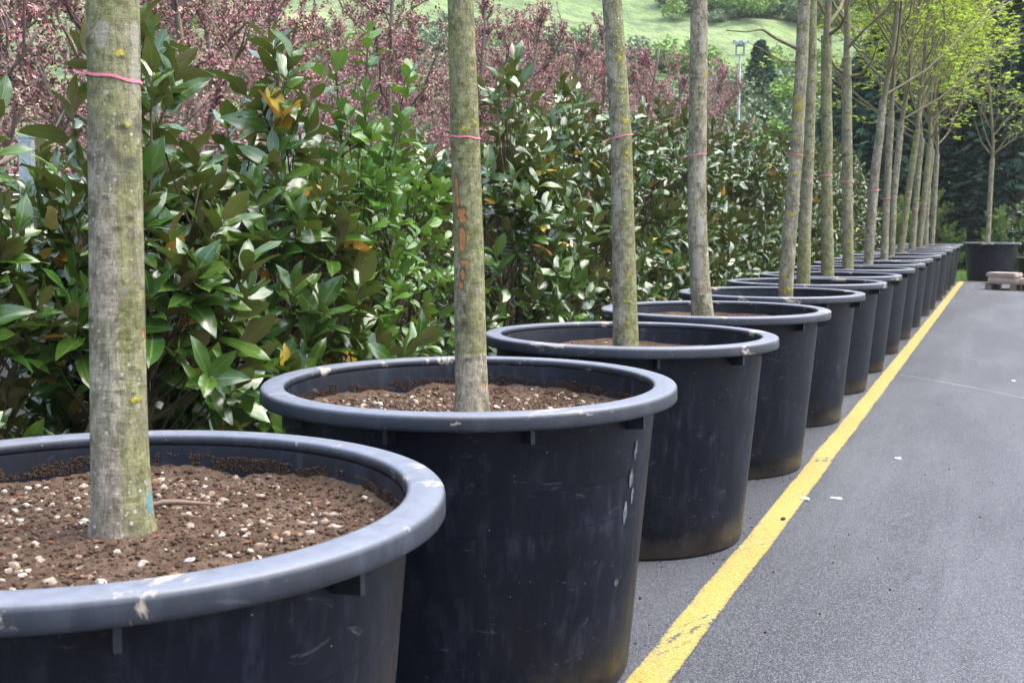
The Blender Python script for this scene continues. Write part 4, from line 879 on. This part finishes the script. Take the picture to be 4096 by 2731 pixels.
# ================================================================== CONIFERS AT THE END
M_con = leaf_mat('conifer_spray', (.010, .036, .022), (.026, .070, .034), (.018, .05, .03), .6, .3, .08, ribw=0)
M_con2 = leaf_mat('blue_conifer_spray', (.014, .046, .030), (.036, .085, .048), (.02, .06, .036), .6, .3, .08, ribw=0)
def conifer(seed, H, Rd, nsp, base=.2):
    r = np.random.default_rng(seed); b, lf = MB(), MB(); tube(b, [(0, 0, 0), (.03, 0, H * .5), (0, 0, H * .98)], [.16, .09, .015], 8)
    h = base + (H - base) * r.random(nsp) ** 1.25; f = (h - base) / (H - base); prof = Rd * np.minimum(1, .62 + f * 2.2) * (1 - f) ** .62
    a = r.random(nsp) * 6.28; lump = 1 + .38 * vnoise(np.stack([np.cos(a) * 1.6, np.sin(a) * 1.6, h * .9], -1), 1.2, seed, 3)
    q = prof * lump * r.uniform(.25, 1, nsp) ** .4; P0 = np.stack([np.cos(a) * q, np.sin(a) * q, h], -1); out = np.stack([np.cos(a), np.sin(a), 0 * a], -1)
    D = nrm(out + r.normal(size=(nsp, 3)) * .35 + np.array([0, 0, -.25])); up = nrm(np.array([0, 0, 1.]) + out * .5 + r.normal(size=(nsp, 3)) * .3); S = nrm(np.cross(D, up)); L = r.uniform(.25, .55, nsp)
    for k in range(30):
        az = k * 2.4; el = .1; hh = base + (H * .85) * k / 30; ln = Rd * (1 - k / 34) * .8; tube(b, [(0, 0, hh), (math.cos(az) * ln * .5, math.sin(az) * ln * .5, hh + .1), (math.cos(az) * ln, math.sin(az) * ln, hh - .1)], [.03, .02, .006], 5)
    kites(lf, P0, D, up, L, L * .10)
    for k, (t, sg) in enumerate(((.15, 1), (.15, -1), (.4, 1), (.4, -1), (.65, 1), (.65, -1))):
        ln = L * .5 * (1.05 - t * .6); kites(lf, P0 + D * (L * t)[:, None], nrm(D + S * sg * .9), up, ln, ln * .16)
    return b, lf
CON = []
for k, (H, Rd, m) in enumerate(((9.5, 2.3, M_con), (10.5, 2.6, M_con2), (8.0, 2.1, M_con))):
    root = empty('conifer_tree', (0, 0, 0)); b, lf = conifer(200 + k, H, Rd, 5200); b.build('trunk', M_cbark, root); lf.build('crown', m, root); CON.append(root)
GCON = 'dark conifers closing the end of the lane'
CL = ['blue green conifer rising behind the far end of the magnolia hedge', 'dark conifer behind the trunks at the far end of the row', 'tall dark conifer directly behind the end tub tree', 'dark conifer at the frame edge behind the end tub', 'dark conifer behind the others, only its crown showing']
for j, (x, y, kk, s, li) in enumerate(((-5.35, 41.0, 1, .60, 0), (-3.7, 39.3, 2, 1.0, 1), (-2.2, 41.0, 0, 1.0, 2), (.3, 39.5, 2, 1.15, 3), (2.6, 40.0, 1, 1.0, 3), (-3.2, 44.5, 1, .95, 4), (-.8, 44.5, 0, 1.1, 4), (1.9, 45.5, 0, 1.2, 4), (4.8, 42, 1, 1.1, 4))):
    if j in (0, 1, 2): o = CON[kk]; o.location = (x, y, 0); o.scale = (s,) * 3; o.rotation_euler = (0, 0, j)
    else: o = dup(CON[kk], (x, y, 0), rng.random() * 6, s)
    tag(o, CL[li], 'tree', GCON)
GB = None
for j, (x, y, s) in enumerate(((-2.9, 36.4, .9), (-1.5, 37.2, .6), (-.2, 37.0, .8), (-2.0, 38.0, 1.0))):
    if GB is None:
        GB = empty('leafy_bush', (x, y, 0)); b, lf, fl = orchard_tree(170, 2.3, .9, 3600, 0, .2, .085); b.build('branches', M_cbark, GB); lf.build('leaves', M_green, GB); o = GB
    else: o = dup(GB, (x, y, 0), rng.random() * 6)
    o.scale = (s,) * 3; tag(o, ['bright green leafy bush right of the last tub of the row', 'small bright green bush low under the conifers', 'bright green bush behind the end tub', 'leafy bush deep under the dark conifers'][j], 'bush', 'fresh green bushes under the conifers')
mb = MB(); n = 2600; P = np.stack([rng.uniform(-3.2, 2, n), rng.uniform(31.2, 35.5, n), np.full(n, -.012)], -1); kites(mb, P, nrm(rng.normal(size=(n, 3)) * .35 + [0, 0, 1]), rdir(n), rng.uniform(.08, .24, n), .008)
tag(mb.build('grass', M_green), kind='stuff')

# ================================================================== THE AIR
g = G('haze_air'); vn = g.t.nodes.new('ShaderNodeVolumePrincipled'); vn.inputs['Density'].default_value = .00035; vn.inputs['Color'].default_value = (.93, .96, 1, 1); vn.inputs['Anisotropy'].default_value = .2
g.t.links.new(vn.outputs[0], g.out.inputs['Volume'])
mb = MB(); box(mb, (-230, -45, -1.2), (150, 320, 66)); hz_ = mb.build('haze', g.m, smooth=False); tag(hz_, kind='stuff')
# ================================================================== HILLSIDE SCRUB
M_scr1 = leaf_mat('grey_scrub', (.115, .165, .085), (.20, .255, .135), (.14, .19, .11), .7, .2, .1, ribw=0)
M_scr2 = leaf_mat('green_scrub', (.13, .23, .05), (.22, .33, .08), (.14, .23, .06), .7, .2, .15, ribw=0)
M_scr3 = leaf_mat('dark_scrub', (.08, .135, .06), (.135, .20, .085), (.09, .14, .06), .7, .2, .08, ribw=0)
BUSH = []
for k, m in enumerate((M_scr1, M_scr2, M_scr3, M_scr1)):
    r = np.random.default_rng(300 + k); b, lf = MB(), MB(); c = r.normal(size=(9, 3)) * [1.1, 1.1, .5]; c[:, 2] = np.abs(c[:, 2]) + .9
    for q in c: tube(b, [(0, 0, -.5), q * .5 + [0, 0, .1], q + [0, 0, .3]], [.09, .06, .02], 5)
    nL = 2600; w_ = r.integers(0, 9, nL); P = c[w_] + rdir(nL) * (.95 * r.random((nL, 1)) ** .4) * (.6 + .6 * r.random(9)[w_][:, None]); P[:, 2] = np.maximum(P[:, 2], .05)
    kites(lf, P, rdir(nL), nrm(rng.normal(size=(nL, 3)) + [0, 0, 1]), r.uniform(.16, .36, nL), r.uniform(.06, .12, nL))
    root = empty('hillside_bush', (0, 0, 0)); b.build('branches', M_cbark, root); lf.build('foliage', m, root); BUSH.append(root)
kinds = ['grey green bush on the grassy hillside', 'fresh green bush on the grassy hillside', 'dark green bush on the grassy hillside', 'grey green bush on the grassy hillside']
cnt = [0] * 4; n = 0
while n < 290:
    dep = rng.uniform(64, 100) if n > 150 else rng.uniform(50, 70); px = rng.uniform(600, 3700); p = at(px, 700, dep); xy = np.array([[p[0], p[1], 0]])
    if vnoise(xy, .06, 31, 2)[0] < -.12 and n > 150: continue
    z = hill_z(xy)[0]
    if z < .3: continue
    k = int(rng.integers(0, 4)); s = rng.uniform(.45, 1.1); loc = (p[0], p[1], z - .3)
    if cnt[k] == 0: o = BUSH[k]; o.location = loc; o.scale = (s * 1.1, s * 1.1, s); o.rotation_euler = (0, 0, rng.random() * 6)
    else: o = dup(BUSH[k], loc, rng.random() * 6, (s * 1.2, s * 1.2, s))
    tag(o, kinds[k], 'bush', kinds[k].replace('bush', 'bushes')); cnt[k] += 1; n += 1
p = at(3035, 480, 62); z = hill_z(np.array([[p[0], p[1], 0]]))[0]
tag(dup(CON[2], (p[0], p[1], z - .3), 2, .55), 'small dark fir standing alone on the hillside beside the floodlight mast', 'tree', 'firs on the hillside')

# floodlight mast
LPp = at(2952, 560, 50); root = empty('floodlight_mast', (LPp[0], LPp[1], -.01), YAW + .12, label='tall grey floodlight mast before the green hillside', cat='floodlight')
ztop = at(2960, 226, 50)[2]
M_mast = flat('mast_paint', (.17, .19, .215), .5, .4, .2, .1); M_lampglass = flat('lamp_glass', (.62, .65, .66), .15, .6, 0, .1); M_dkm = flat('lamp_housing', (.22, .26, .26), .5, .4, .2, .1)
b = MB(); tube(b, [(0, 0, 0), (0, 0, ztop)], [.07, .05], 12); b.build('mast_pole', M_mast, root)
b = MB(); s_ = .20
for lo, hi in (((-s_, -.03, ztop), (s_, .03, ztop + .05)), ((-s_, -.03, ztop + .36), (s_, .03, ztop + .41)), ((-s_, -.03, ztop + .051), (-s_ + .06, .03, ztop + .359)), ((s_ - .06, -.03, ztop + .051), (s_, .03, ztop + .359))): box(b, lo, hi)
b.build('head_frame', M_mast, root, smooth=False)
for sx in (-1, 1):
    rt = Matrix.Rotation(sx * -.5, 3, 'Y') @ Matrix.Rotation(.5, 3, 'X')
    b = MB(); box(b, (-.13, -.08, -.08), (.13, .08, .08), 0, .015, rt, (sx * .21, -.05, ztop + .54)); hd = b.build('floodlight_head', M_dkm, root, smooth=False)
    b = MB(); box(b, (-.11, -.09, -.065), (.11, -.081, .065), 0, 0, rt, (sx * .21, -.05, ztop + .54)); b.build('lamp_glass', M_lampglass, hd, smooth=False)
b = MB(); box(b, (-.1, -.1, ztop + .42), (.1, .08, ztop + .60), 0, .012); b.build('control_box', M_dkm, root, smooth=False)

# ================================================================== PALLET WITH SLABS
g = G('weathered_wood'); o = g.obj(); n = g.noise(g.map(o, (1, 12, 12)), 6, 5, .65)
M_wood = g.done(g.mix(n, (.10, .07, .05), (.27, .20, .15)), .85, .2, 0, g.bump(n, .4, .004))
root = empty('wooden_pallet', (.24, 27.55, 0), -.22, label='wooden pallet on the asphalt carrying pale slabs, before the end tub', cat='pallet')
for y in (-.42, 0, .42):
    for x in (-.5, 0, .5):
        b = MB(); box(b, (x - .065, y - .06, .0), (x + .065, y + .06, .105), 0, .004); b.build('pallet_block', M_wood, root, smooth=False)
for x in (-.5, 0, .5):
    b = MB(); box(b, (x - .05, -.482, .1052), (x + .05, .482, .128), 0, .003); b.build('stringer_board', M_wood, root, smooth=False)
for k in range(6):
    b = MB(); y = -.43 + k * .172; box(b, (-.6, y - .055, .1285), (.6, y + .055, .15), 0, .003); b.build('deck_board', M_wood, root, smooth=False)
g = G('pale_slab'); o = g.obj(); n = g.noise(o, 14, 5, .65); M_slab = g.done(g.mix(n, (.20, .15, .125), (.40, .34, .31)), .85, .25, 0, g.bump(n, .4, .006))
for (x, y, z, wx, wy, h, rz, lab) in ((-.28, -.1, .1505, .56, .62, .115, .1, 'thick pale slab on the pallet, lower of the two stacked at one end'), (-.26, -.12, .267, .62, .5, .10, -.12, 'pale slab lying uppermost on the pallet stack'), (.32, -.2, .1505, .50, .40, .11, .2, 'pale slab lying flat on the pallet beside the stacked ones'), (.36, .22, .1505, .5, .34, .15, -.1, 'rear pale slab on the pallet near the frame edge')):
    b = MB(); box(b, (-wx / 2, -wy / 2, 0), (wx / 2, wy / 2, h), 0, .02); c = b.v; o = b.build('stone_slab', M_slab, None, smooth=False)
    a = -.22; o.location = (.24 + x * math.cos(a) - y * math.sin(a), 27.55 + x * math.sin(a) + y * math.cos(a), z); o.rotation_euler = (0, 0, a + rz); tag(o, lab, 'slab', 'pale slabs stacked on the pallet')

# ================================================================== SMALL THINGS
M_white = flat('white_scrap', (.72, .73, .74), .6, .3, 0, .15, 60); M_stone = flat('dark_stone', (.05, .05, .05), .8, .3, 0, .4, 90); M_twg = flat('dry_twig', (.19, .13, .10), .85, .2, 0, .3, 90)
def scrap(x, y, r_, lab, mat, name, cat, z=.005, ln=1.0, grp=None):
    n = 14; t = np.arange(n) * 2 * np.pi / n; q = r_ * (1 + .45 * vnoise(np.stack([np.cos(t), np.sin(t), 0 * t], -1), 1.3, int(x * 91 + y * 17), 3)); p = np.stack([q * np.cos(t) * ln, q * np.sin(t), .003 * np.sin(3 * t) + .004], -1)
    lo = p.copy(); lo[:, 2] = 0; vv = np.concatenate([lo, p, [[0, 0, .007]]]); j = np.arange(n); j2 = (j + 1) % n
    o = MB().add(vv, np.stack([j, j2, n + j2, n + j], -1), np.stack([n + j, n + j2, np.full(n, 2 * n)], -1)).build(name, mat); o.location = (x, y, z); return tag(o, lab, cat, grp)
scrap(-.934, 6.22, .017, 'white scrap stuck at the edge of the yellow line', M_white, 'paper_scrap', 'scrap', .0055, 1.4)
scrap(-.784, 6.31, .015, 'thin white scrap on the asphalt just off the yellow line', M_white, 'paper_scrap', 'scrap', .002, 2.2)
scrap(-.574, 7.55, .016, 'small pale scrap on the asphalt across from the fourth tub', M_white, 'paper_scrap', 'scrap', .002, 1.2)
p = at(3750, 1490, 10.2); scrap(.1, 11.7, .016, 'tiny pale scrap far out on the lane', M_white, 'paper_scrap', 'scrap', .002, 1.2)
def stone(x, y, s, lab, z, mat=None, grp=None, name='pebble', cat='pebble'):
    mb = MB(); chunks(mb, np.array([[0, 0, s * .55]]), np.array([s])); o = mb.build(name, mat or M_stone); o.location = (x, y, z); return tag(o, lab, cat, grp)
stone(-.962, 5.74, .012, 'dark pebble lying on the yellow line', .004)
for (px, py) in ((2945, 2005), (2700, 2205), (2560, 2395), (3095, 2290), (3062, 2530), (3395, 2140), (2440, 2590), (2890, 1900), (3560, 2360), (3920, 2070), (3280, 2455), (3700, 1900), (3015, 1745)):
    r_ = at(px, py, 1.0) - np.array([0, 0, HC]); t = -HC / r_[2]; q = r_ * t; stone(q[0], q[1], rng.uniform(.003, .0055), 'tiny brown crumb lying on the asphalt lane', .002, M_crumb, 'crumbs scattered on the lane', 'soil_crumb', 'crumb')
# twig and fallen blossom on the soil
p = at(690, 1955, axial(-1.43, 2.1, .85)); b = MB(); tube(b, [(0, 0, .0), (.03, .012, .006), (.065, .012, .008), (.105, .026, .004), (.125, .038, .001)], [.0045, .0065, .006, .004, .002], 8)
o = b.build('twig', M_twg); o.location = (p[0] - .05, p[1] - .02, SOILZ[0] + .012); o.rotation_euler = (0, 0, .25); tag(o, 'short bent twig lying on the soil beside the thick mottled trunk', 'twig')
mb = MB(); kites(mb, np.zeros((7, 3)), nrm(np.stack([np.cos(np.arange(7) * .9), np.sin(np.arange(7) * .9), np.full(7, .5)], -1)), rdir(7), .012, .007)
p = at(2407, 1602, axial(-1.16, 3.72, .83)); o = mb.build('fallen_blossom', M_blos); o.location = (p[0], p[1], SOILZ[1] + .02); tag(o, 'pink fallen blossom on the soil of the second tub', 'blossom')
mb = MB(); n = 90; kites(mb, np.stack([rng.uniform(-4.6, -2.75, n), rng.uniform(2.4, 9, n), rng.uniform(.0, .008, n)], -1), nrm(rng.normal(size=(n, 3)) * [1, 1, .12]), np.tile([0, 0, 1.], (n, 1)), rng.uniform(.06, .13, n), .028)
tag(mb.build('fallen_leaves', flat('dead_leaf', (.28, .10, .05), .7, .3, 0, .5, 3)), kind='stuff')

mb = MB(); P = []
for y0 in POT_Y[:9]:
    n = 130; a = rng.random(n) * 6.28; q = RB + .01 + np.abs(rng.normal(size=n)) * .07; P.append(np.stack([POT_X + q * np.cos(a), y0 + q * np.sin(a), np.full(n, .002)], -1))
P.append(np.stack([rng.uniform(-2.4, -1.0, 700), rng.uniform(2.5, 14, 700), np.full(700, .002)], -1)); P.append(np.stack([rng.uniform(-.95, 1.6, 260), rng.uniform(3, 14, 260), np.full(260, .002)], -1))
P = np.concatenate(P); chunks(mb, P, .0012 + .0042 * rng.random(len(P)) ** 3, 0, .6); tag(mb.build('grit', M_crumb), kind='stuff')
